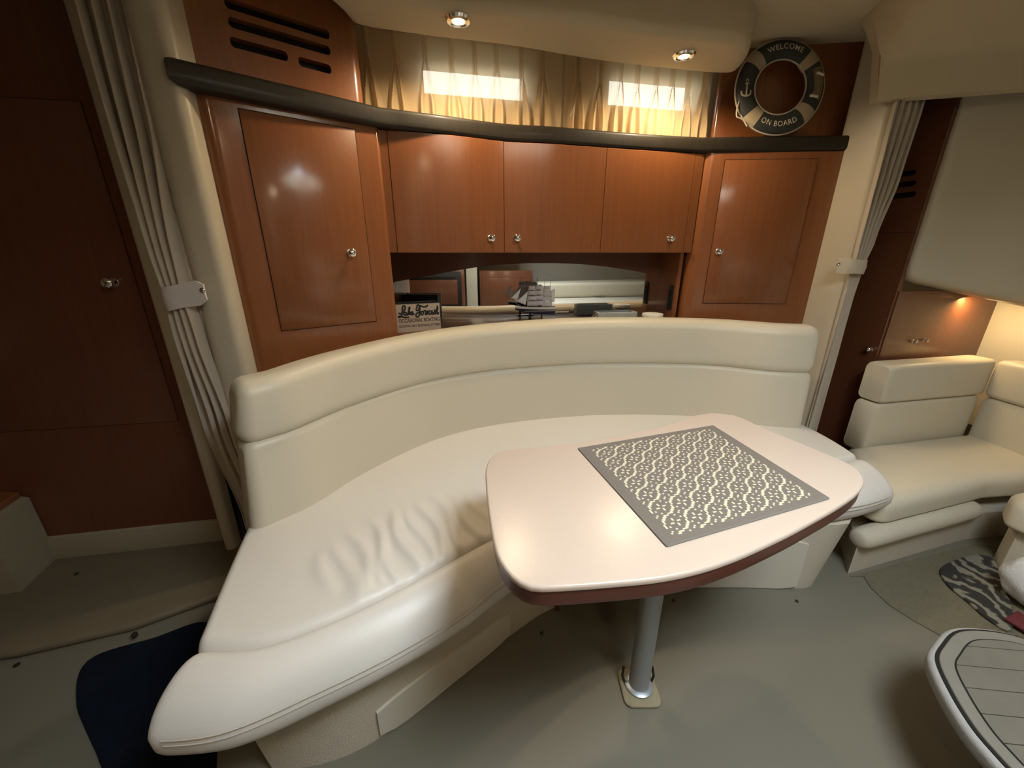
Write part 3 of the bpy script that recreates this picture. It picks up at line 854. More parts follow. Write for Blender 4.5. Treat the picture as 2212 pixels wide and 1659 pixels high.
# place mat (woven squares)
cs_px = [(1250, 968), (1540, 919), (1790, 1075), (1441, 1178)]           # left, back, right, front corners
mc = [PZ(x, y, ZTB + 0.0035) for x, y in cs_px]
t = thing('place_mat', 'grey woven place mat with a cream trellis pattern lying on the table', 'place mat', tuple((mc[0] + mc[2]) / 2 - Vector((0, 0, .0035))))
def mat_pt(a, b, dz=0.0):
    # a along front->right (D->C), b along front->left (D->A)
    p = mc[3] * (1 - a) * (1 - b) + mc[2] * a * (1 - b) + mc[0] * (1 - a) * b + mc[1] * a * b
    return p + Vector((0, 0, dz))
G = 12; NM = 7
NA = G * NM + 14; NB = G * NM + 12
def pattern(i, j):
    """is woven cell (i, j) cream?"""
    bi, bj = i - 7, j - 6
    if not (-1 <= bi <= G * NM and -2 <= bj <= G * NM + 1): return False
    u = (bi + 0.5) / G; v = (bj + 0.5) / G
    cu, cv = u - math.floor(u) - 0.5, v - math.floor(v) - 0.5         # centred on a motif
    s = u - v; tt = u + v
    k = math.floor(s); fs = s - k
    ci, cj = int((u % 1) * G), int((v % 1) * G)
    if (ci, cj) in ((3, 5), (4, 5), (7, 6), (8, 6), (5, 7), (5, 8), (6, 3), (6, 4)): return True
    w = 0.5 - 0.13 * math.cos(math.pi * (tt - k))
    if abs(fs - w) < 0.075: return True
    r = math.hypot(cu, cv); ang = math.degrees(math.atan2(cv, cu)) % 180
    if 0.375 < r < 0.465 and 8 < ang < 82 and int(ang / 12.5) % 2 == 0: return True
    if (ci, cj) in ((0, 0), (11, 11)): return True
    return False
bm = bmesh.new()
vv = [[bm.verts.new(mat_pt(i / NA, j / NB)) for j in range(NB + 1)] for i in range(NA + 1)]
for i in range(NA):
    for j in range(NB):
        f = bm.faces.new((vv[i][j], vv[i + 1][j], vv[i + 1][j + 1], vv[i][j + 1]))
        f.material_index = 1 if pattern(i, j) else 0
finish('woven_cloth', bm, ['mat_grey', 'mat_white'], t, smooth=0)
bm = bmesh.new()
hem = [mat_pt(a, b, -0.0015) for a, b in ((0, 0), (1, 0), (1, 1), (0, 1), (0, 0))]
for k in range(4): tube(bm, [hem[k], hem[k + 1]], 0.0021, 6)
finish('hem', bm, 'mat_edge', t)

# =================================================================== LEFT SIDE: POST, DRAPE, PILLAR, DOOR
def post(name, poly_top, poly_bot, z0, z1, mat):
    bm = bmesh.new(); rings = []
    for k in range(13):
        f = k / 12; z = z0 + (z1 - z0) * f
        rings.append([(b.x + (a.x - b.x) * f, b.y + (a.y - b.y) * f, z) for a, b in zip(poly_top, poly_bot)])
    loft(bm, rings); return finish(name, bm, mat, smooth=60)
# padded pillar at the left end of the sofa
pp = round_poly([(-0.965, 1.175), (-0.858, 1.195), (-0.880, 1.34), (-0.990, 1.34)], [0.045, 0.03, 0.02, 0.02], 8)
structure(post('trim_2', pp, pp, 0.0, 1.98, 'padding'), 'cream padded pillar at the left end of the sofa')
# padded jamb beside the brown door
jt = round_poly([(-1.150, 1.232), (-1.072, 1.236), (-1.072, 1.29), (-1.150, 1.29)], [0.038, 0.03, 0.02, 0.02], 8)
jb = round_poly([(-1.150, 1.236), (-1.110, 1.238), (-1.110, 1.29), (-1.150, 1.29)], [0.018, 0.018, 0.01, 0.01], 8)
structure(post('trim_3', jt, jb, 0.0, 1.98, 'padding'), 'slim cream padded jamb between the brown door and the tied drape')
# cherry bulkhead with its door
DA, DB = Vector((-2.30, 1.105)), Vector((-1.185, 1.307))
DMx = wall_frame(DA, DB); DL = (DB - DA).length
bm = bmesh.new(); box(bm, (0, -0.03, 0.12), (DL, 0, 1.98), M=DMx)
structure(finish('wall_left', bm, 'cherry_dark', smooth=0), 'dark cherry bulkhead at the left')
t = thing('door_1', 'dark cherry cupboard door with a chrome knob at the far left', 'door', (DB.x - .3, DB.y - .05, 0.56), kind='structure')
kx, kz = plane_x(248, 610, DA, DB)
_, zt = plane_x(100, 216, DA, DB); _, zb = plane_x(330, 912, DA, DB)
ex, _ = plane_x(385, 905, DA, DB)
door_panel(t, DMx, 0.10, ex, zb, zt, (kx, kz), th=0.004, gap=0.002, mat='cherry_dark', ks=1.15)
# moulded cream sill and return below the door
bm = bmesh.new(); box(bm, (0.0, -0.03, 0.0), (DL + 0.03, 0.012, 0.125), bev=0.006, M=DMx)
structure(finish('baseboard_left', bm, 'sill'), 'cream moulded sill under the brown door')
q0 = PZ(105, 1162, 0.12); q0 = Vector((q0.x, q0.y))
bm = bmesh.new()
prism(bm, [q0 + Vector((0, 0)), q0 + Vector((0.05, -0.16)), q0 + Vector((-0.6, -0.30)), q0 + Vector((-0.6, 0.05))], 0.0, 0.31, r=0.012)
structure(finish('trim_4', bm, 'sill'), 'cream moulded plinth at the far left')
bm = bmesh.new()
prism(bm, [q0 + Vector((-0.012, -0.012)), q0 + Vector((0.038, -0.17)), q0 + Vector((-0.58, -0.31)), q0 + Vector((-0.58, 0.03))], 0.31, 0.335, r=0.006)
tag(finish('side_ledge', bm, 'cherry', smooth=40), 'small cherry ledge on the plinth at the far left edge', 'shelf')
# low step in front of the door and navy mat
bm = bmesh.new()
stp = [PZ(-60, 1330, 0.03), PZ(165, 1262, 0.03), PZ(480, 1195, 0.03), PZ(560, 1180, 0.03)]
prism(bm, [(p.x, p.y) for p in [PZ(-200, 1450, 0.0), PZ(35, 1425, 0.0), PZ(290, 1365, 0.0), PZ(480, 1295, 0.0)]] + [(-0.80, 1.30), (-1.17, 1.30), (-2.3, 1.10)], 0.0, 0.028, r=0.012)
structure(finish('trim_5', bm, 'floor_step', smooth=50), 'low beige floor step in front of the brown door')
bm = bmesh.new()
nm = [(450, 1345), (330, 1378), (215, 1412), (172, 1450), (165, 1520), (182, 1570), (205, 1620), (235, 1680), (330, 1760), (450, 1760), (470, 1600), (490, 1450)]
prism(bm, [(lambda p: Vector((p.x, p.y)))(p) for p in spline([tuple(PZ(x, y, 0.008)) for x, y in nm], 90, closed=True)], 0.0, 0.010, r=0.004)
tag(finish('navy_mat', bm, 'navy', smooth=50), 'dark navy carpet mat on the floor left of the sofa', 'mat')
bm = bmesh.new(); prism(bm, [(-1.10, 1.30), (-0.86, 1.30), (-0.80, 2.0), (-1.10, 1.9)], 0.0, 0.30, r=0.01)
tag(finish('berth_mattress', bm, 'navy', smooth=40), 'dark navy berth cushion glimpsed through the tied drape', 'cushion')
# hanging drape, gathered by a tie
def drape(name, label, levels, folds, amp, seed, tie=None, mat='drape'):
    """levels: (z, left point, right point) from the top down"""
    bm = bmesh.new(); rows = []; nx = 120
    Z = [l[0] for l in levels]
    nzz = 60
    for j in range(nzz + 1):
        z = Z[0] + (Z[-1] - Z[0]) * j / nzz
        k = 0
        while k < len(Z) - 2 and Z[k + 1] > z: k += 1
        f = (Z[k] - z) / (Z[k] - Z[k + 1]); f = f * f * (3 - 2 * f)
        A = Vector(levels[k][1]).lerp(Vector(levels[k + 1][1]), f); B = Vector(levels[k][2]).lerp(Vector(levels[k + 1][2]), f)
        d = (B - A).normalized(); nr = Vector((d.y, -d.x))
        width = (B - A).length
        row = []
        for i in range(nx + 1):
            u = i / nx
            ph = seed + 0.8 * math.sin(z * 2.1 + seed) + 0.5 * math.sin(z * 5 + u * 3)
            y = amp * min(1.0, width / 0.08 + .25) * (math.sin(2 * math.pi * folds * u + ph) + 0.35 * math.sin(2 * math.pi * folds * 2.1 * u + ph * 1.7 + z * 3))
            sx = 0.010 * math.cos(2 * math.pi * folds * u + ph)
            p = A.lerp(B, u) + d * sx + nr * y
            row.append(bm.verts.new((p.x, p.y, z)))
        rows.append(row)
    for j in range(nzz):
        for i in range(nx): bm.faces.new((rows[j][i], rows[j][i + 1], rows[j + 1][i + 1], rows[j + 1][i]))
    mid = (Vector(levels[-1][1]) + Vector(levels[-1][2])) / 2
    t = thing(name, label, 'curtain', (mid.x, mid.y, Z[-1]))
    o = finish('gathered_cloth', bm, mat, t, smooth=80)
    md = o.modifiers.new('thickness', 'SOLIDIFY'); md.thickness = 0.002
    return t
def lv(z, xl, xr, y): return (z, (xl, y), (xr, y))
t = drape('tied_drape', 'beige drape tied back beside the left cream pillar',
          [lv(1.945, -1.075, -0.945, 1.215), lv(1.5, -1.065, -0.95, 1.205), lv(1.16, -1.045, -0.965, 1.19), lv(1.03, -1.028, -0.960, 1.18), lv(0.92, -1.04, -0.955, 1.185), lv(0.6, -1.045, -0.935, 1.20), lv(0.20, -1.000, -0.905, 1.21), lv(0.045, -0.990, -0.895, 1.21)], 3.6, 0.019, 0.6)
def tie_band(t, pts, h, snap, snap_n, tilt=0.0, mat='tie', th=0.0035):
    bm = bmesh.new(); rings = []
    P = spline(pts, 26)
    for i, p in enumerate(P):
        a = P[max(i - 1, 0)]; b = P[min(i + 1, len(P) - 1)]; d = (b - a).normalized(); nr = Vector((d.y, -d.x, 0)).normalized()
        f = i / (len(P) - 1); hh = h * (1.0 - 0.10 * f + 0.05 * math.sin(f * 9)); taper = 1 if f < .9 else 1 - (f - .9) * 3.5
        zc = p.z + tilt * f; hh *= taper
        rings.append([Vector((p.x, p.y, zc - hh / 2)) - nr * th, Vector((p.x, p.y, zc - hh / 2)) + nr * th * .3, Vector((p.x, p.y, zc)) + nr * th * 1.3, Vector((p.x, p.y, zc + hh / 2)) + nr * th * .3, Vector((p.x, p.y, zc + hh / 2)) - nr * th])
    loft(bm, rings); o = finish('tie_band', bm, mat, t, smooth=40)
    bm = bmesh.new()
    q = Vector(snap_n).to_track_quat('Z', 'Y').to_matrix().to_4x4()
    lathe(bm, [(0.0075, -0.001), (0.0075, 0.002), (0.005, 0.0045), (0.0, 0.0055)], Matrix.Translation(snap) @ q, 18)
    finish('snap_stud', bm, 'chrome', o)
tie_band(t, [(-1.040, 1.215, 1.018), (-1.036, 1.165, 1.018), (-1.008, 1.150, 1.022), (-0.960, 1.155, 1.032), (-0.905, 1.160, 1.040)], 0.074,
         PY(437, 627, 1.155) , (0.1, -1, 0.1))

# =================================================================== RIGHT SIDE: PILLAR, DRAPE, BULKHEAD
pr_ = round_poly([(1.405, 1.905), (1.470, 1.735), (1.545, 1.76), (1.50, 1.93)], [0.02, 0.04, 0.02, 0.02], 8)
structure(post('trim_6', pr_, pr_, 0.0, 1.98, 'padding'), 'cream padded pillar at the right end of the sofa')
BR = Vector((1.725, 1.765)); BL = BR + BX * 0.50
BM = wall_frame(BL, BR); BLen = (BR - BL).length
t = thing('door_2', 'dark cherry bulkhead door with air slots behind the right drape', 'door', (BR.x, BR.y, 0.0), kind='structure')
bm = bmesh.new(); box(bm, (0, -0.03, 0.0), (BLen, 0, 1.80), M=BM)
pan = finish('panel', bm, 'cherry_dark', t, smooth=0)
cs = []
for yy in (372, 395, 419):
    x1, zc = plane_x(1978, yy, BL, BR); x0 = x1 - 0.15
    rr = rrect(x0, x1, zc - .011, zc + .011, 0.008, 4)
    k = bmesh.new(); loft(k, [[BM @ Vector((p.x, d, p.y)) for p in rr] for d in (-0.022, 0.03)]); cs.append(k)
    bm = bmesh.new(); loft(bm, [[BM @ Vector((p.x, d, p.y)) for p in rr] for d in (-0.022, -0.019)]); finish('air_slot', bm, 'void', t, smooth=0)
cut(pan, cs)
_, zs = plane_x(1925, 503, BL, BR)
bm = bmesh.new(); box(bm, (0, -0.001, zs - .0015), (BLen, 0.0006, zs + .0015), M=BM); finish('door_gap', bm, 'gap', t, smooth=0)
kx, kz = plane_x(1884, 755, BL, BR)
knob_at(t, BM @ Vector((min(kx, BLen - .03), 0, kz)), BM.to_3x3() @ Vector((0, 1, 0)), 0.9)
t = drape('tied_drape', 'beige drape tied back beside the right cream pillar',
          [(1.72, (1.462, 1.735), (1.585, 1.755)), (1.45, (1.466, 1.735), (1.570, 1.75)), (1.2, (1.468, 1.735), (1.535, 1.745)), (1.09, (1.468, 1.730), (1.512, 1.738)), (0.95, (1.468, 1.735), (1.512, 1.745)), (0.6, (1.470, 1.74), (1.520, 1.75)), (0.10, (1.468, 1.74), (1.530, 1.755))], 4.2, 0.010, 2.1)
tie_band(t, [(1.400, 1.728, 1.098), (1.430, 1.705, 1.096), (1.465, 1.697, 1.094), (1.500, 1.705, 1.092), (1.520, 1.735, 1.092)], 0.062,
         PY(1811, 572, 1.700), (-0.1, -1, 0.0), mat='padding')
# header beam over the opening to the forward berth
hA = PZ(1905, 214, 1.70); hB = PZ(2212, 190, 1.70)
hd = (Vector((hB.x, hB.y)) - Vector((hA.x, hA.y))).normalized()
h0 = Vector((hA.x, hA.y)) - hd * 0.015; h1 = Vector((hB.x, hB.y)) + hd * 0.9
bm = bmesh.new(); M = wall_frame(h0, h1); LH = (h1 - h0).length
rings = []
for x, k in ((-0.09, 0.05), (-0.06, 0.4), (-0.03, 0.8), (0.0, 1.0), (LH, 1.0)):
    low = 1.70 if x >= -0.001 else 1.84
    back = -0.05 if x >= -0.001 else -0.05 + x * 0.18
    pf = [(back, low), (0.0, low), (0.0, 1.81), (0.02, 1.835), (0.06, 1.858), (0.14, 1.888), (0.28, 1.925), (0.50, 1.962), (0.80, 1.985), (back, 1.985)]
    rings.append([M @ Vector((x, a * (0.3 + 0.7 * k) if a > 0 else a, 1.985 - (1.985 - b) * (k if x < -0.001 else 1))) for a, b in pf])
loft(bm, rings)
structure(finish('trim_7', bm, 'headliner', smooth=50), 'cream header beam over the opening to the forward berth')

# =================================================================== FORWARD BERTH (right edge)
ZBN = 0.30
# bench base and cushion
fa, fb = Vector((1.25, 1.115)), Vector((1.92, 1.300))
t = thing('berth_bench', 'low cream berth bench beyond the right end of the sofa', 'bench', (1.7, 1.4, 0))
bk0, bk1 = Vector((1.56, 1.60)), Vector((2.30, 1.752))
bm = bmesh.new(); prism(bm, [fa + Vector((0.02, .03)), fb + Vector((0.0, .03)), Vector((2.30, 1.37)), bk1, bk0], 0.0, 0.13); finish('base', bm, 'carpet_wall', t, smooth=0)
def roll_between(p, q, z, r, par, name, mat='vinyl'):
    bm = bmesh.new(); d = (q - p).normalized()
    pts = [Vector((p.x + d.x * s, p.y + d.y * s, z)) for s in (0, .006, .02, .05)] + [Vector((q.x - d.x * s, q.y - d.y * s, z)) for s in (.05, .02, .006, 0)]
    tube(bm, pts, [r * .55, r * .8, r * .95, r, r, r * .95, r * .8, r * .55], 16); return finish(name, bm, mat, par, smooth=60)
roll_between(fa + Vector((0.015, 0.035)), fb + Vector((-0.02, .035)), 0.155, 0.040, t, 'base_roll', 'carpet_wall')
bm = bmesh.new()
prism(bm, round_poly([fa + Vector((0.02, 0.03)), fb + Vector((0.0, .03)), Vector((2.30, 1.37)), bk1, bk0], [0.05, 0.05, 0.05, 0.0, 0.0], 6), 0.195, ZBN, r=0.045, seg=6, rb=0.02)
finish('seat_cushion', bm, 'vinyl', t, smooth=60)
def back_cushion(p, q, name, par, z0=ZBN - 0.055, zs=0.50, z1=0.68, th=0.10):
    M = wall_frame(p, q); L = (q - p).length
    for (nm, a, b, f) in ((name, z0, zs, 0.0), (name + '_bolster', zs, z1, 0.008)):
        pf = rrect(-th, f, a, b, 0.022, 5)
        bm = bmesh.new(); loft(bm, [[M @ Vector((x, (pt.x + th / 2) * sc - th / 2, (pt.y - (a + b) / 2) * sc + (a + b) / 2)) for pt in pf] for x, sc in ((0, .9), (.01, .98), (.03, 1), (L - .03, 1), (L - .01, .98), (L, .9))])
        finish(nm, bm, 'vinyl', par, smooth=50)
back_cushion(Vector((1.660, 1.618)), Vector((2.270, 1.740)), 'backrest', t)
back_cushion(Vector((2.262, 1.725)), Vector((2.30, 0.55)), 'backrest', t)
t2 = thing('berth_hassock', 'cream vinyl berth seat block at the right edge above the streaked mat', 'seat', (2.0, 0.9, 0))
bm = bmesh.new(); prism(bm, round_poly([(1.815, 1.175), (1.88, 1.235), (2.19, 1.31), (2.20, 0.6), (2.02, 0.55)], [0.04, .03, .02, .02, .05], 6), 0.19, ZBN + 0.01, r=0.04, seg=6, rb=0.02)
finish('seat_cushion', bm, 'vinyl', t2, smooth=60)
bm = bmesh.new(); prism(bm, [(1.86, 1.16), (1.91, 1.22), (2.18, 1.29), (2.19, 0.62), (2.06, 0.58)], 0.0, 0.20); finish('base', bm, 'carpet_wall', t2, smooth=0)
# wood cupboard front above the backrest
wA, wB = Vector((1.74, 1.7648)), Vector((2.395, 1.925))
WM = wall_frame(wA, wB)
t = thing('berth_cupboard', 'dark cherry cupboard front with two small knobs above the berth backrest', 'cabinet', (wA.x, wA.y, 0.5))
bm = bmesh.new(); box(bm, (0, -0.02, 0.5), ((wB - wA).length, 0, 0.985), M=WM); finish('front_panel', bm, 'cherry_dark', t, smooth=0)
for px, py in ((1971, 737), (1995, 734)):
    x, z = plane_x(px, py, wA, wB); knob_at(t, WM @ Vector((x, 0, z)), WM.to_3x3() @ Vector((0, 1, 0)), 0.62)
bm = bmesh.new(); box(bm, (0, -0.03, 0.3), (1.35, 0, 1.70), M=wall_frame(wB, Vector((2.46, 0.6))))
structure(finish('wall_right', bm, 'gelcoat', smooth=0), 'cream berth side wall lit warm from under the upper locker')
# padded upper locker overhanging the berth
t = thing('upper_locker', 'large cream padded overhead locker at the upper right', 'cabinet', (2.0, 1.8, 0.97))
lk_px_t = [(2040, 222), (2212, 190)]
k0, k1 = Vector((1.742, 1.752)), Vector((2.32, 1.626))
bm = bmesh.new()
KM = wall_frame(k0, k1); KL = (k1 - k0).length
x0b, zb0 = plane_x(1962, 600, k0, k1); xe, zb1 = plane_x(2212, 655, k0, k1)
rings = []
slope = (zb1 - zb0) / (xe - x0b) * 0.9
zb0 += 0.0
for s, ins in ((0.0, .035), (0.006, .018), (0.02, .005), (0.04, 0.0), (KL, 0.0)):
    zb = zb0 - 0.012 + slope * s + 0
    pf = round_poly([(-0.16, zb + ins), (0.0 - ins * .4, zb + ins), (0.0 - ins * .4, 1.83), (-0.16, 1.83)], [0, 0.035, 0, 0], 6)
    rings.append([KM @ Vector((s + 0.03 * (p.y < 1.2) * 0, p.x, p.y)) for p in pf])
loft(bm, rings); finish('padded_front', bm, 'padding', t, smooth=60)
bm = bmesh.new()
a_ = KM @ Vector((0.22, -0.115, zb0 + slope * .22 + 0.004)); b_ = KM @ Vector((0.54, -0.115, zb0 + slope * .54 + 0.004))
tube(bm, [a_, b_], 0.009, 10); finish('strip_light', bm, 'strip_lens', t)
area_light('berth_strip_glow', tuple((a_ + b_) / 2 + Vector((0.02, 0.05, -0.03))), tuple((a_ + b_) / 2 + Vector((0.12, 0.12, -0.5))), 0.34, 0.03, 5.5, (1.0, 0.70, 0.34))
# berth floor
bm = bmesh.new()
cpx = [(1866, 1247), (1880, 1270), (1920, 1308), (1970, 1340), (2020, 1368), (2080, 1405)]
prism(bm, [(PZ(x, y, 0).x, PZ(x, y, 0).y) for x, y in cpx] + [(1.5, 0.5), (2.1, 0.4), (2.1, 1.25), (1.93, 1.30), (1.27, 1.13)], 0.0, 0.004)
structure(finish('trim_8', bm, 'carpet_dark', smooth=0), 'darker carpeted floor of the forward berth')
bm = bmesh.new()
rp = [(2032, 1228), (2080, 1205), (2120, 1200), (2150, 1215), (2180, 1290), (2185, 1362), (2130, 1335), (2090, 1300), (2045, 1262)]
prism(bm, [(lambda p: Vector((p.x, p.y)))(p) for p in spline([tuple(PZ(x, y, 0.01)) for x, y in rp], 60, closed=True)], 0.004, 0.016, r=0.005)
tag(finish('patterned_mat', bm, 'patterned_pile', smooth=50), 'small black and beige streaked mat on the berth floor', 'mat')
bm = bmesh.new()
c = PZ(2235, 1285, 0.05)
bmesh.ops.create_icosphere(bm, subdivisions=4, radius=0.085, matrix=Matrix.Translation((c.x, c.y, 0.095)))
for v in bm.verts:
    d = (v.co - Vector((c.x, c.y, 0.09))); v.co += d.normalized() * 0.012 * noise.noise(v.co * 22)
    v.co.z = max(v.co.z, 0.017)
tag(finish('fluffy_cushion', bm, 'fluffy', smooth=60), 'white fluffy bundle on the streaked mat at the right edge', 'cushion')
bm = bmesh.new()
rp = [(2168, 1338), (2196, 1322), (2240, 1350), (2235, 1378)]
prism(bm, [(PZ(x, y, 0.02).x, PZ(x, y, 0.02).y) for x, y in rp], 0.016, 0.030, r=0.006)
tag(finish('folded_cloth', bm, 'red', smooth=40), 'dark red folded cloth at the right edge beside the white bundle', 'cloth')

# rounded entry step with teak-look planks
ZST = 0.25
st_px = [(2035, 1385), (2062, 1360), (2110, 1356), (2180, 1366), (2260, 1395), (2420, 1480), (2560, 1640), (2560, 1900), (2300, 1900), (2215, 1705), (2160, 1640), (2100, 1570), (2050, 1490), (2020, 1420)]
so = [PZ(x, y, ZST) for x, y in st_px]
so = [Vector((p.x, p.y)) for p in spline([(p.x, p.y, 0) for p in so], 120, closed=True)]
scx = sum(p.x for p in so) / len(so); scy = sum(p.y for p in so) / len(so)
def shrink(k): 
    out = []
    n = len(so)
    for i in range(n):
        d = (so[(i + 1) % n] - so[i - 1]).normalized(); nr = Vector((-d.y, d.x))
        if (Vector((scx, scy)) - so[i]).dot(nr) < 0: nr = -nr
        out.append(so[i] + nr * k)
    return out
t = thing('entry_step', 'rounded grey entry step with a planked top at the lower right', 'step', (scx, scy, 0))
bm = bmesh.new(); prism(bm, shrink(-0.010), ZST - 0.045, ZST - 0.006, r=0.012, seg=4); finish('tread', bm, 'step_side', t, smooth=60)
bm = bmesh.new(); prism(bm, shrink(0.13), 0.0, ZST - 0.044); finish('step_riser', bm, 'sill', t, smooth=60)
bm = bmesh.new(); prism(bm, shrink(0.001), ZST - 0.008, ZST - 0.004); finish('rubber_joint', bm, 'void', t, smooth=60)
bm = bmesh.new(); prism(bm, shrink(0.007), ZST - 0.008, ZST, r=0.003); finish('border', bm, 'teak_border', t, smooth=60)
# planks clipped to the inner outline
inner = shrink(0.034)
bm = bmesh.new(); prism(bm, shrink(0.031), ZST - 0.006, ZST + 0.0006); finish('caulking', bm, 'void', t, smooth=0)
pd = (PZ(2180, 1448, ZST) - PZ(2060, 1437, ZST)); pd = Vector((pd.x, pd.y)).normalized(); pn = Vector((-pd.y, pd.x))
def clip(poly, n, d, keep):
    out = []
    for i in range(len(poly)):
        a, b = poly[i], poly[(i + 1) % len(poly)]; fa_, fb_ = (a.dot(n) - d) * keep, (b.dot(n) - d) * keep
        if fa_ >= 0: out.append(a)
        if fa_ * fb_ < 0: out.append(a.lerp(b, fa_ / (fa_ - fb_)))
    return out
vals = [p.dot(pn) for p in inner]; step = 0.052; lo_ = max(vals)
ref = PZ(2060, 1394, ZST); ref = Vector((ref.x, ref.y)).dot(pn)
k = -8
while k < 12:
    a_, b_ = ref + k * step, ref + (k + 1) * step
    pl_ = clip(clip(inner, pn, a_ + 0.0008, 1), pn, b_ - 0.0008, -1)
    if len(pl_) > 3 and b_ > min(vals) and a_ < max(vals):
        q = []
        for p in pl_:
            if not q or (p - q[-1]).length > 1e-4: q.append(p)
        if (q[0] - q[-1]).length < 1e-4: q.pop()
        if len(q) > 3:
            bm = bmesh.new(); prism(bm, q, ZST - 0.004, ZST + 0.0018); finish('plank', bm, 'teak', t, smooth=30)
    k += 1

# snap studs in the floor
for i, (x, y) in enumerate(((1455, 1297), (1721, 1299), (1170, 1368), (1388, 1524))):
    c = PZ(x, y, 0.0); bm = bmesh.new()
    lathe(bm, [(0.006, 0.0), (0.006, 0.002), (0.004, 0.004), (0.0, 0.0045)], Matrix.Translation((c.x, c.y, 0)), 14)
    tag(finish('floor_snap', bm, 'snap'), ['dark snap stud on the floor right of the table pole', 'dark snap stud on the floor in front of the right access panel', 'dark snap stud on the floor beside the left access panel', 'dark snap stud on the floor in front of the pole socket'][i], 'stud', 'carpet snap studs in the floor')
for i, (x, y, z) in enumerate(((165, 1240, 0.028), (290, 1370, 0.02), (36, 1437, 0.0))):
    c = PZ(x, y, z); bm = bmesh.new()
    lathe(bm, [(0.008, -0.008), (0.008, 0.002), (0.005, 0.004), (0.0, 0.0045)], Matrix.Translation((c.x, c.y, z)), 14)
    tag(finish('floor_snap', bm, 'snap'), ['dark snap stud on the low step below the brown door', 'dark snap stud at the front edge of the low step', 'dark snap stud at the far left edge of the floor'][i], 'stud', 'carpet snap studs in the floor')

# =================================================================== THINGS ON THE LEDGE AND SHELF
# sign box
bL = PL(852, 663, (-0.475, 1.63), (-0.30, 1.70)); bR = PL(949, 650, (-0.475, 1.63), (-0.30, 1.70))
bA, bB = Vector((bL.x, bL.y)), Vector((bR.x, bR.y)); SBM = wall_frame(bA, bB, ZL); SW = (bB - bA).length
SH = (bL.z + bR.z) / 2 - ZL; SD = 0.085
t = thing('sign_box', 'small open wooden box with boating slogan beside the left locker', 'box', (bA.x, bA.y, ZL))
bm = bmesh.new(); box(bm, (0, -0.008, 0), (SW, 0, SH), M=SBM, bev=0.0008); face = finish('front_board', bm, 'box_face', t)
for nm, lo, hi in (('side_board', (0, -SD, 0), (0.008, -0.0082, SH)), ('side_board', (SW - 0.008, -SD, 0), (SW, -0.0082, SH)), ('back_board', (0.0082, -SD, 0), (SW - 0.0082, -SD + 0.008, SH)), ('bottom_board', (0.0082, -SD + 0.0082, 0), (SW - 0.0082, -0.0082, 0.008))):
    bm = bmesh.new(); box(bm, lo, hi, M=SBM); finish(nm, bm, 'box_side', t, smooth=0)
bm = bmesh.new()
for lo, hi in (((0, -0.0082, SH), (SW, 0.0, SH + .0012)), ((0, -SD, SH), (SW, -SD + .008, SH + .0012))): box(bm, lo, hi, M=SBM)
finish('rim', bm, 'box_rim', t, smooth=0)
def flat_text(parent, body, M, x0, x1, y0, y1, mat, bold=0.0, name='lettering'):
    vs, fs, asp = text_mesh(body, bold)
    bm = bmesh.new(); add_flat(bm, [M @ Vector((x0 + (x1 - x0) * a, 0.0006, y0 + (y1 - y0) * b)) for a, b in vs], fs)
    return finish(name, bm, mat, parent, smooth=0, recalc=False)
flat_text(face, 'OCCASIONAL BOATING', SBM, SW * .06, SW * .985, SH * .345, SH * .490, 'ink_soft', 0.03)
flat_text(face, 'COCKTAILS MAY BE STRONG AT TIMES', SBM, SW * .06, SW * .985, SH * .175, SH * .265, 'ink_soft', 0.03)
# brush-script heading drawn as strokes (unit square over the heading area)
strokes = [
    # L
    ([(0.03, .40), (0.09, .36), (0.16, .55), (0.20, .85), (0.165, .97), (0.13, .80), (0.12, .45), (0.08, .12), (0.01, .08), (0.06, .16), (0.14, .06), (0.24, .03), (0.27, .10)], .055),
    # a
    ([(0.215, .44), (0.17, .42), (0.155, .28), (0.185, .20), (0.215, .34), (0.222, .44), (0.215, .24), (0.245, .22)], .05),
    # k
    ([(0.250, .22), (0.285, .60), (0.305, .80), (0.295, .84), (0.275, .55), (0.262, .22)], .05), ([(0.265, .36), (0.31, .48), (0.285, .34), (0.325, .22)], .05),
    # e
    ([(0.325, .30), (0.36, .36), (0.362, .46), (0.335, .42), (0.33, .28), (0.36, .22), (0.40, .32)], .05),
    # F
    ([(0.475, .78), (0.455, .66), (0.47, .52), (0.51, .60), (0.53, .86)], .05), ([(0.475, .74), (0.485, .96), (0.53, .94), (0.62, .82), (0.70, .82), (0.735, .96)], .055),
    ([(0.545, .88), (0.535, .55), (0.515, .18), (0.47, .0), (0.435, .12), (0.46, .32), (0.53, .40), (0.56, .42)], .055),
    # o r e c a s t
    ([(0.60, .46), (0.565, .38), (0.565, .20), (0.60, .18), (0.62, .34), (0.60, .46), (0.64, .42)], .05),
    ([(0.645, .42), (0.655, .50), (0.68, .44), (0.665, .18), (0.70, .22)], .05),
    ([(0.70, .28), (0.73, .34), (0.73, .46), (0.705, .40), (0.705, .24), (0.74, .20)], .05),
    ([(0.79, .42), (0.765, .46), (0.75, .30), (0.775, .18), (0.80, .24)], .05),
    ([(0.85, .44), (0.82, .44), (0.81, .26), (0.835, .18), (0.855, .36), (0.85, .18), (0.875, .24)], .05),
    ([(0.88, .26), (0.905, .52), (0.92, .34), (0.905, .18), (0.88, .22)], .05),
    ([(0.93, .22), (0.955, .56), (0.975, .86), (0.955, .30), (0.965, .14), (1.0, .30)], .05), ([(0.925, .56), (0.995, .60)], .04)]
bm = bmesh.new()
x0, x1, y0, y1 = SW * .045, SW * .975, SH * .52, SH * .97
rot_dy = SH * 0.0
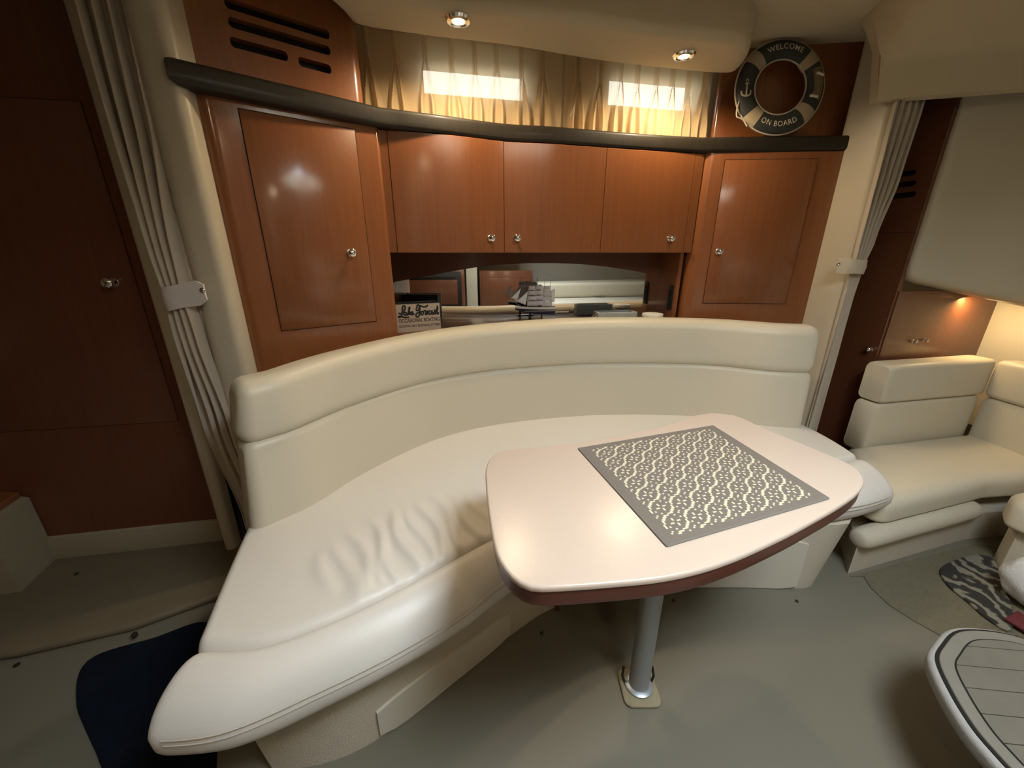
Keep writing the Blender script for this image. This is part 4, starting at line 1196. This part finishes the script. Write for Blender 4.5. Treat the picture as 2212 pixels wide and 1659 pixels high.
for li, (pts, w) in enumerate(strokes):
    P = spline([(p[0], p[1], 0) for p in pts], max(8, len(pts) * 5))
    P = [Vector((x0 + (x1 - x0) * p.x, y0 + (y1 - y0) * p.y)) for p in P]
    hw = w * (y1 - y0) * 1.25; lft = []; rgt = []
    for i, p in enumerate(P):
        d = P[min(i + 1, len(P) - 1)] - P[max(i - 1, 0)]
        d = d.normalized() if d.length > 1e-9 else Vector((1, 0)); nr = Vector((-d.y, d.x)) * hw
        lft.append(p + nr); rgt.append(p - nr)
    e = 0.0006 + li * 0.00001
    a = [bm.verts.new(SBM @ Vector((p.x, e, p.y))) for p in lft]; b = [bm.verts.new(SBM @ Vector((p.x, e, p.y))) for p in rgt]
    for i in range(len(P) - 1): bm.faces.new((a[i], b[i], b[i + 1], a[i + 1]))
finish('script_lettering', bm, 'ink', face, smooth=0)

# model ship
SC = PL(1160, 690, (-0.2, 1.83), (0.6, 1.95)); sd = Vector((0.985, 0.12)).normalized()
sO = Vector((PL(1154, 660, (-0.2, 1.83), (0.6, 1.95)).x, 0)); 
sy = 1.845
kpx = sy / 842.0                      # metres per photo pixel at the ship
def shp(px, py, dep=0.0): 
    p = PY(px, py, sy); return Vector((p.x, sy + dep, p.z))
t = thing('model_ship', 'small model sailing ship with grey sails and navy hull on the ledge', 'model ship', (shp(1160, 690).x, sy, ZL))
# hull: loft from bow (left) to stern (right)
def hull_part(name, mat, zt, zb, k0, k1):
    bm = bmesh.new(); rings = []
    for f in (0.0, .08, .2, .4, .6, .8, .93, 1.0):
        x = shp(1113, 670).x + (shp(1199, 670).x - shp(1113, 670).x) * f
        w = 0.017 * math.sin(math.pi * min(1, (f * 1.25 + .03)) * .62) ** .7 + 0.002
        ztop = shp(1150, zt).z + 0.004 * (2 * f - 1) ** 2 * (1 if k1 else .4); zbot = shp(1150, zb).z + (0.022 * (1 - f) ** 3 if zb > 672 else 0.003 * (1 - f) ** 2)
        wb = w * k0
        rings.append([(x, sy - w, ztop), (x, sy - wb, zbot), (x, sy + wb, zbot), (x, sy + w, ztop)])
    loft(bm, rings); return finish(name, bm, mat, t, smooth=40)
hull_part('hull', 'hull_navy', 667, 679, 0.55, True)
hull_part('bulwark', 'hull_white', 663.5, 667.2, 1.0, True)
bm = bmesh.new()
a = shp(1131, 671.5); b = shp(1199, 670)
tube(bm, [Vector((a.x + (b.x - a.x) * k / 10, sy - 0.0165 - 0.0012 * math.sin(math.pi * k / 10), a.z + (b.z - a.z) * k / 10)) for k in range(11)], 0.0011, 6); finish('hull_stripe', bm, 'hull_white', t)
bm = bmesh.new(); pz = shp(1160, 679).z
box(bm, (shp(1136, 0 + 680).x, sy - 0.014, ZL), (shp(1178, 680).x, sy + 0.014, ZL + 0.006), bev=0.002)
for x in (1143, 1170): box(bm, (shp(x, 680).x - .003, sy - 0.009, ZL + .004), (shp(x, 680).x + .003, sy + 0.009, pz + .002))
finish('stand', bm, 'black', t)
masts = [(1144, 601), (1160, 600), (1176, 603), (1188, 606)]
for x, y in masts:
    bm = bmesh.new(); a = shp(x, 665); b = shp(x + 1, y); tube(bm, [a, b], [0.0014, 0.0007], 6); mo = finish('mast', bm, 'spar', t)
def sail(c, mat='sail', bulge=0.008, dep=0.0):
    """four photo-pixel corners: tl, tr, br, bl"""
    bm = bmesh.new(); n = 6; P = [shp(x, y, dep) for x, y in c]; g = []
    for j in range(n + 1):
        row = []
        for i in range(n + 1):
            u, v = i / n, j / n
            p = P[0] * (1 - u) * (1 - v) + P[1] * u * (1 - v) + P[2] * u * v + P[3] * (1 - u) * v
            p.y -= bulge * math.sin(math.pi * u) * math.sin(math.pi * (0.15 + v * .8)); p.z += 0.002 * math.sin(math.pi * u) * v
            row.append(bm.verts.new(p))
        g.append(row)
    for j in range(n):
        for i in range(n): bm.faces.new((g[j][i], g[j][i + 1], g[j + 1][i + 1], g[j + 1][i]))
    o = finish('sail', bm, mat, t, smooth=80); md = o.modifiers.new('thickness', 'SOLIDIFY'); md.thickness = 0.0006
for (mx, top) in ((1149, 617), (1165, 616), (1181, 618)):
    rows = [(top, 7), (top + 11, 8), (top + 22, 9.5), (top + 33, 10.5), (top + 45, 11)]
    for k in range(4):
        (ya, wa), (yb, wb) = rows[k], rows[k + 1]
        sail([(mx - wa, ya + .6), (mx + wa, ya + .6), (mx + wb, yb - .8), (mx - wb, yb - .8)], 'sail', 0.007, -0.004)
        bm = bmesh.new(); tube(bm, [shp(mx - wa - 1, ya, -.003), shp(mx + wa + 1, ya, -.003)], 0.0008, 5); finish('yard', bm, 'spar', t)
bm = bmesh.new(); tube(bm, [shp(1130, 665), shp(1098, 643)], [0.0016, 0.0009], 6); finish('bowsprit', bm, 'spar', t)
sail([(1124, 624), (1124.5, 624), (1117, 649), (1103, 645)], 'sail_light', 0.002)
sail([(1140, 630), (1140.5, 630), (1135, 659), (1114, 652)], 'sail_light', 0.002)
sail([(1189, 628), (1199, 624), (1198, 651), (1190, 655)], 'sail_light', 0.003)

# white strips lying right of the ship
bm = bmesh.new()
a = PZ(1178, 682, ZL + .008); b = PZ(1274, 677, ZL + .008)
y_a = 1.90
A = Vector((PY(1178, 682, 1.87).x, 1.80)); B = Vector((PY(1274, 677, 1.87).x, 1.835))
box(bm, (0, -0.016, ZL), ((B - A).length, 0.0, ZL + 0.010), bev=0.003, M=wall_frame(A, B))
tag(finish('white_ruler', bm, 'enamel', smooth=40), 'narrow white strip lying on the ledge right of the model ship', 'ruler')

# grey wooden tray
TA = Vector((PY(1293, 668, 1.84).x, 1.835)); TB = Vector((PY(1376, 668, 1.88).x, 1.868)); TM = wall_frame(TA, TB, ZL); TL = (TB - TA).length
t = thing('wooden_tray', 'small grey wooden tray with rope handles on the ledge', 'tray', (TA.x, TA.y, ZL))
TH = 0.052
for nm, lo, hi in (('front_board', (0, -0.008, 0.0), (TL, 0, TH)), ('back_board', (0, -0.075, 0), (TL, -0.067, TH)), ('end_board', (0, -0.0668, 0), (0.008, -0.0082, TH)), ('end_board', (TL - .008, -0.0668, 0), (TL, -0.0082, TH)), ('bottom_board', (0.0082, -.0668, 0.0), (TL - .0082, -.0082, 0.008))):
    bm = bmesh.new(); box(bm, lo, hi, M=TM, bev=0.001); finish(nm, bm, 'tray', t)
bm = bmesh.new()
for lo, hi in (((0, -0.008, TH), (TL, 0, TH + .0015)), ((0, -.075, TH), (TL, -.067, TH + .0015)), ((0, -.067, TH), (.008, -.008, TH + .0015)), ((TL - .008, -.067, TH), (TL, -.008, TH + .0015))): box(bm, lo, hi, M=TM)
finish('worn_rim', bm, 'tray_rim', t, smooth=0)
bm = bmesh.new(); tube(bm, [TM @ Vector((-0.001, -0.020, .034)), TM @ Vector((-0.013, -0.026, .026)), TM @ Vector((-0.016, -0.038, .022)), TM @ Vector((-0.013, -.050, .026)), TM @ Vector((-0.001, -.056, .034))], 0.003, 8); finish('rope_handle', bm, 'rope', t)

# jar with white lid
jc = PY(1410, 675, 1.89)
t = thing('lidded_jar', 'squat jar with a white lid at the right end of the ledge', 'jar', (jc.x, 1.89, ZL))
MJ = Matrix.Translation((jc.x, 1.89, ZL))
bm = bmesh.new(); lathe(bm, [(0.0, 0), (0.040, 0), (0.044, 0.005), (0.044, 0.020), (0.041, 0.024), (0.041, 0.026), (0, 0.026)], MJ, 32); finish('jar_body', bm, 'jar_body', t)
bm = bmesh.new(); lathe(bm, [(0.0, 0.0262), (0.046, 0.0262), (0.050, 0.029), (0.050, 0.040), (0.048, 0.043), (0.030, 0.046), (0.0, 0.047)], MJ, 36); finish('lid', bm, 'enamel', t)
bm = bmesh.new(); lathe(bm, [(0.003, 0.0465), (0.003, 0.048), (0, 0.0485)], MJ, 10); finish('lid_stud', bm, 'snap', t)

# =================================================================== LIFE RING
RC = PY(1690, 204, 1.885)
RR, rr_ = 0.1415, 0.0365                # ring centre radius, tube radius
tilt = math.radians(10)
zc = Z_SHELF1 + (RR + rr_) * math.cos(tilt) + 0.004
RX = RC.x
ux = Vector((1, -0.04, 0)).normalized(); uy = Vector((0, math.sin(tilt), math.cos(tilt))); un = ux.cross(uy).normalized()   # un points to the viewer (-y)
if un.y > 0: un = -un
rO = Vector((RX, 1.915, zc))
t = thing('life_ring', 'navy decorative life ring lettered Welcome On Board leaning on the shelf', 'life ring', (RX, 1.905, Z_SHELF1))
FL = 0.55                              # flattened tube
def ring_pt(th, ph, k=1.0):
    """th around the ring (0 = right, ccw), ph around the tube (0 = outward, 90 = towards viewer)"""
    r = RR + rr_ * k * math.cos(ph)
    return rO + ux * (r * math.cos(th)) + uy * (r * math.sin(th)) + un * (rr_ * FL * k * math.sin(ph))
def ring_arc(name, a0, a1, mat, k, n=24, cap=True, parent=None):
    bm = bmesh.new()
    full = abs(a1 - a0) > 6.2
    rings = [[ring_pt(a0 + (a1 - a0) * i / n, 2 * math.pi * j / 20, k) for j in range(20)] for i in range(n if full else n + 1)]
    if full: 
        vr = [[bm.verts.new(p) for p in r] for r in rings]
        for i in range(n):
            for j in range(20): bm.faces.new((vr[i][j], vr[i][(j + 1) % 20], vr[(i + 1) % n][(j + 1) % 20], vr[(i + 1) % n][j]))
    else: loft(bm, rings)
    return finish(name, bm, mat, parent or t, smooth=60)
D2 = math.radians
rg = ring_arc('ring_body', 0, 2 * math.pi, 'ring_navy', 1.0, 72)
for a in (42, 138, 228, 318): ring_arc('canvas_band', D2(a - 9), D2(a + 9), 'ring_band', 1.035, 8)
def sweep_ring(name, R, dn, r, mat):
    bm = bmesh.new(); n = 72; m = 8; vr = []
    for i in range(n):
        th = 2 * math.pi * i / n; d = ux * math.cos(th) + uy * math.sin(th); c = rO + d * R + un * dn
        vr.append([bm.verts.new(c + d * r * math.cos(2 * math.pi * j / m) + un * r * math.sin(2 * math.pi * j / m)) for j in range(m)])
    for i in range(n):
        for j in range(m): bm.faces.new((vr[i][j], vr[i][(j + 1) % m], vr[(i + 1) % n][(j + 1) % m], vr[(i + 1) % n][j]))
    return finish(name, bm, mat, t, smooth=60)
sweep_ring('inner_rope', RR - rr_ - 0.001, 0.006, 0.0032, 'rope')
sweep_ring('outer_rope', RR + rr_ + 0.002, 0.0, 0.0034, 'rope')
def arc_text(body, th_mid, span, R, h, name):
    vs, fs, asp = text_mesh(body, 0.012, 1.15)
    bm = bmesh.new(); out = []
    up = 1 if math.sin(th_mid) > 0 else -1
    for a, b in vs:
        th = th_mid - up * (a - 0.5) * span; r = R + up * (b - 0.5) * h
        dr = (r - RR) / rr_; lift = rr_ * FL * math.sqrt(max(0, 1 - dr * dr)) + 0.0012
        out.append(rO + (ux * math.cos(th) + uy * math.sin(th)) * r + un * lift)
    add_flat(bm, out, fs); return finish(name, bm, 'letter', rg, smooth=0, recalc=False)
arc_text('WELCOME', D2(90), D2(58), RR + 0.003, 0.021, 'lettering')
arc_text('ON BOARD', D2(270), D2(58), RR + 0.003, 0.021, 'lettering')
def ring_plane(x, y): # flat art on the ring front, local coordinates
    r = math.hypot(x, y); dr = (r - RR) / rr_
    return rO + ux * x + uy * y + un * (rr_ * FL * math.sqrt(max(0, 1 - dr * dr)) + 0.0013)
def ribbon(bm, pts, w):
    P = spline([(a, b, 0) for a, b in pts], max(4, len(pts) * 6)); L_ = []; R_ = []
    for i, p in enumerate(P):
        d = (P[min(i + 1, len(P) - 1)] - P[max(i - 1, 0)]).normalized(); hw = w[0] + (w[1] - w[0]) * i / (len(P) - 1)
        n_ = Vector((-d.y, d.x, 0)) * hw
        L_.append(bm.verts.new(ring_plane(p.x + n_.x, p.y + n_.y))); R_.append(bm.verts.new(ring_plane(p.x - n_.x, p.y - n_.y)))
    for i in range(len(P) - 1): bm.faces.new((L_[i], R_[i], R_[i + 1], L_[i + 1]))
bm = bmesh.new(); ax_, ay_ = -RR - 0.002, -0.010
ribbon(bm, [(ax_, ay_ + 0.024), (ax_, ay_ - 0.026)], (0.0026, 0.0034))
ribbon(bm, [(ax_ - 0.008, ay_ + 0.019), (ax_ + 0.008, ay_ + 0.019)], (0.002, 0.002))
ribbon(bm, [(ax_ - 0.019, ay_ - 0.006), (ax_ - 0.016, ay_ - 0.021), (ax_, ay_ - 0.028), (ax_ + 0.016, ay_ - 0.021), (ax_ + 0.019, ay_ - 0.006)], (0.0030, 0.0030))
ribbon(bm, [(ax_ - .003, ay_ + .026), (ax_ - .005, ay_ + .031), (ax_, ay_ + .035), (ax_ + .005, ay_ + .031), (ax_ + .003, ay_ + .026)], (0.0015, 0.0015))
finish('anchor_emblem', bm, 'letter', rg, smooth=0)
bm = bmesh.new()
for (a0, a1) in ((-20, 26),):
    n = 14; g = []
    for i in range(n + 1):
        th = D2(a0 + (a1 - a0) * i / n); g.append([bm.verts.new(ring_plane((RR + d) * math.cos(th), (RR + d) * math.sin(th))) for d in (-0.014, 0, 0.012, 0.024)])
    for i in range(n):
        for j in range(3): bm.faces.new((g[i][j], g[i + 1][j], g[i + 1][j + 1], g[i][j + 1]))
finish('printed_scene', bm, 'ring_print', rg, smooth=60)
for (a0, r0) in ((15, 0.010), (-18, -0.004)):
    bm = bmesh.new(); th = D2(a0); c = Vector((math.cos(th), math.sin(th))) * (RR + r0)
    tube(bm, [ring_plane(c.x - 0.016, c.y + 0.004) + un * .002, ring_plane(c.x + 0.014, c.y - 0.003) + un * .002], 0.0052, 8)
    finish('float_peg', bm, 'letter', t)
# loose rope end at the lower left
bm = bmesh.new()
q = [(-0.165, -0.055), (-0.172, -0.085), (-0.170, -0.112), (-0.156, -0.118), (-0.140, -0.128), (-0.125, -0.150)]
tube(bm, spline([rO + ux * a + uy * b + un * 0.012 for a, b in q], 24), 0.0026, 8); finish('rope_end', bm, 'rope', t)

# =================================================================== STARBOARD SIDE (seen only in the mirror)
def stb(x): return Vector((x, -1.02 + 0.20 * x))
def galley_box(name, xa, xb, z0, z1, mat, label, cat, depth=0.4, front=0.0):
    p, q = stb(xb), stb(xa)
    M = wall_frame(p, q); L = (q - p).length
    bm = bmesh.new(); box(bm, (0, -depth, z0), (L, front, z1), M=M, bev=0.004)
    return M, L, bm
def galley_unit(xa, xb, label, doors=2):
    M, L, bm = galley_box('', xa, xb, 0, 0.94, 'cherry', label, 'cabinet')
    p = stb((xa + xb) / 2); t = thing('galley_cabinet', label, 'cabinet', (p.x, p.y, 0))
    finish('body', bm, 'cherry_dark', t)
    w = L / doors
    for k in range(doors):
        door_panel(t, M, w * k + .02, w * (k + 1) - .02, 0.12, 0.86, (w * k + .06, 0.80), mat='cherry_dark')
galley_unit(-1.70, -0.62, 'cherry galley cabinet behind the camera, left of the oven')
galley_unit(0.52, 1.16, 'cherry galley cabinet behind the camera, right of the oven', 1)
M, L, bm = galley_box('', -0.46, 0.34, 0, 0.985, 'cherry_dark', '', '')
t = thing('oven_cabinet', 'dark cherry cabinet with a built-in black oven, reflected in the mirror', 'cabinet', (stb(0).x, stb(0).y, 0))
finish('body', bm, 'cherry_dark', t)
bm = bmesh.new(); box(bm, (0.04, -0.01, 0.50), (L - .06, 0.02, 0.94), bev=0.006, M=M); ov = finish('oven_front', bm, 'black', t)
bm = bmesh.new(); box(bm, (0.09, 0.0195, 0.55), (L - .12, 0.022, 0.84), bev=0.001, M=M); finish('oven_window', bm, 'cherry_dark', ov)
bm = bmesh.new(); tube(bm, [M @ Vector((0.10, 0.035, .875)), M @ Vector((L - .12, 0.035, .875))], 0.007, 8); finish('oven_handle', bm, 'black', ov)
bm = bmesh.new(); lathe(bm, [(0.004, 0), (0.004, .004), (0, .005)], Matrix.Translation(M @ Vector((L * .62, 0.02, .905))) @ (M.to_3x3() @ Vector((0, 1, 0))).to_track_quat('Z', 'Y').to_matrix().to_4x4(), 10); finish('indicator_light', bm, 'led_green', ov)
for i, (xa, xb) in enumerate(((0.36, 0.49), (-0.60, -0.47))):
    M, L, bm = galley_box('', xa, xb, 0, 1.98, 'padding', '', '', 0.3, 0.01)
    structure(finish('trim_%d' % (9 + i), bm, 'padding'), 'cream padded upright beside the galley oven')
M, L, bm = galley_box('', -1.75, 1.18, 0.0, 0.0, '', '', '')
bm.free()
bm = bmesh.new(); MM = wall_frame(stb(1.17), stb(-1.72)); box(bm, (0, -.42, 0.988), ((stb(1.17) - stb(-1.72)).length, 0.03, 1.02), bev=0.006, M=MM)
bm.free()
bm = bmesh.new(); MM = wall_frame(stb(1.14), stb(-1.70)); box(bm, (0, -.38, 1.20), ((stb(1.14) - stb(-1.70)).length, -0.05, 1.90), bev=0.006, M=MM)
tag(finish('galley_wall_cupboard', bm, 'cherry_dark'), 'long cherry wall cupboard over the galley behind the camera', 'cabinet')
# forward starboard berth, cream
t = thing('starboard_berth', 'cream berth seat across the cabin, seen in the mirror', 'bench', (1.9, -0.5, 0))
bm = bmesh.new(); prism(bm, round_poly([(1.25, -0.30), (2.9, 0.10), (3.2, -0.9), (1.25, -0.95)], [.08, .05, .02, .02], 6), 0.0, 0.62, r=0.05, seg=5); finish('seat_base', bm, 'gelcoat', t, smooth=60)
bm = bmesh.new(); prism(bm, round_poly([(1.20, -0.62), (3.1, -0.35), (3.2, -1.0), (1.2, -0.98)], [.05, .05, .02, .02], 6), 0.62, 0.80, r=0.04, seg=5); finish('backrest', bm, 'vinyl', t, smooth=60)
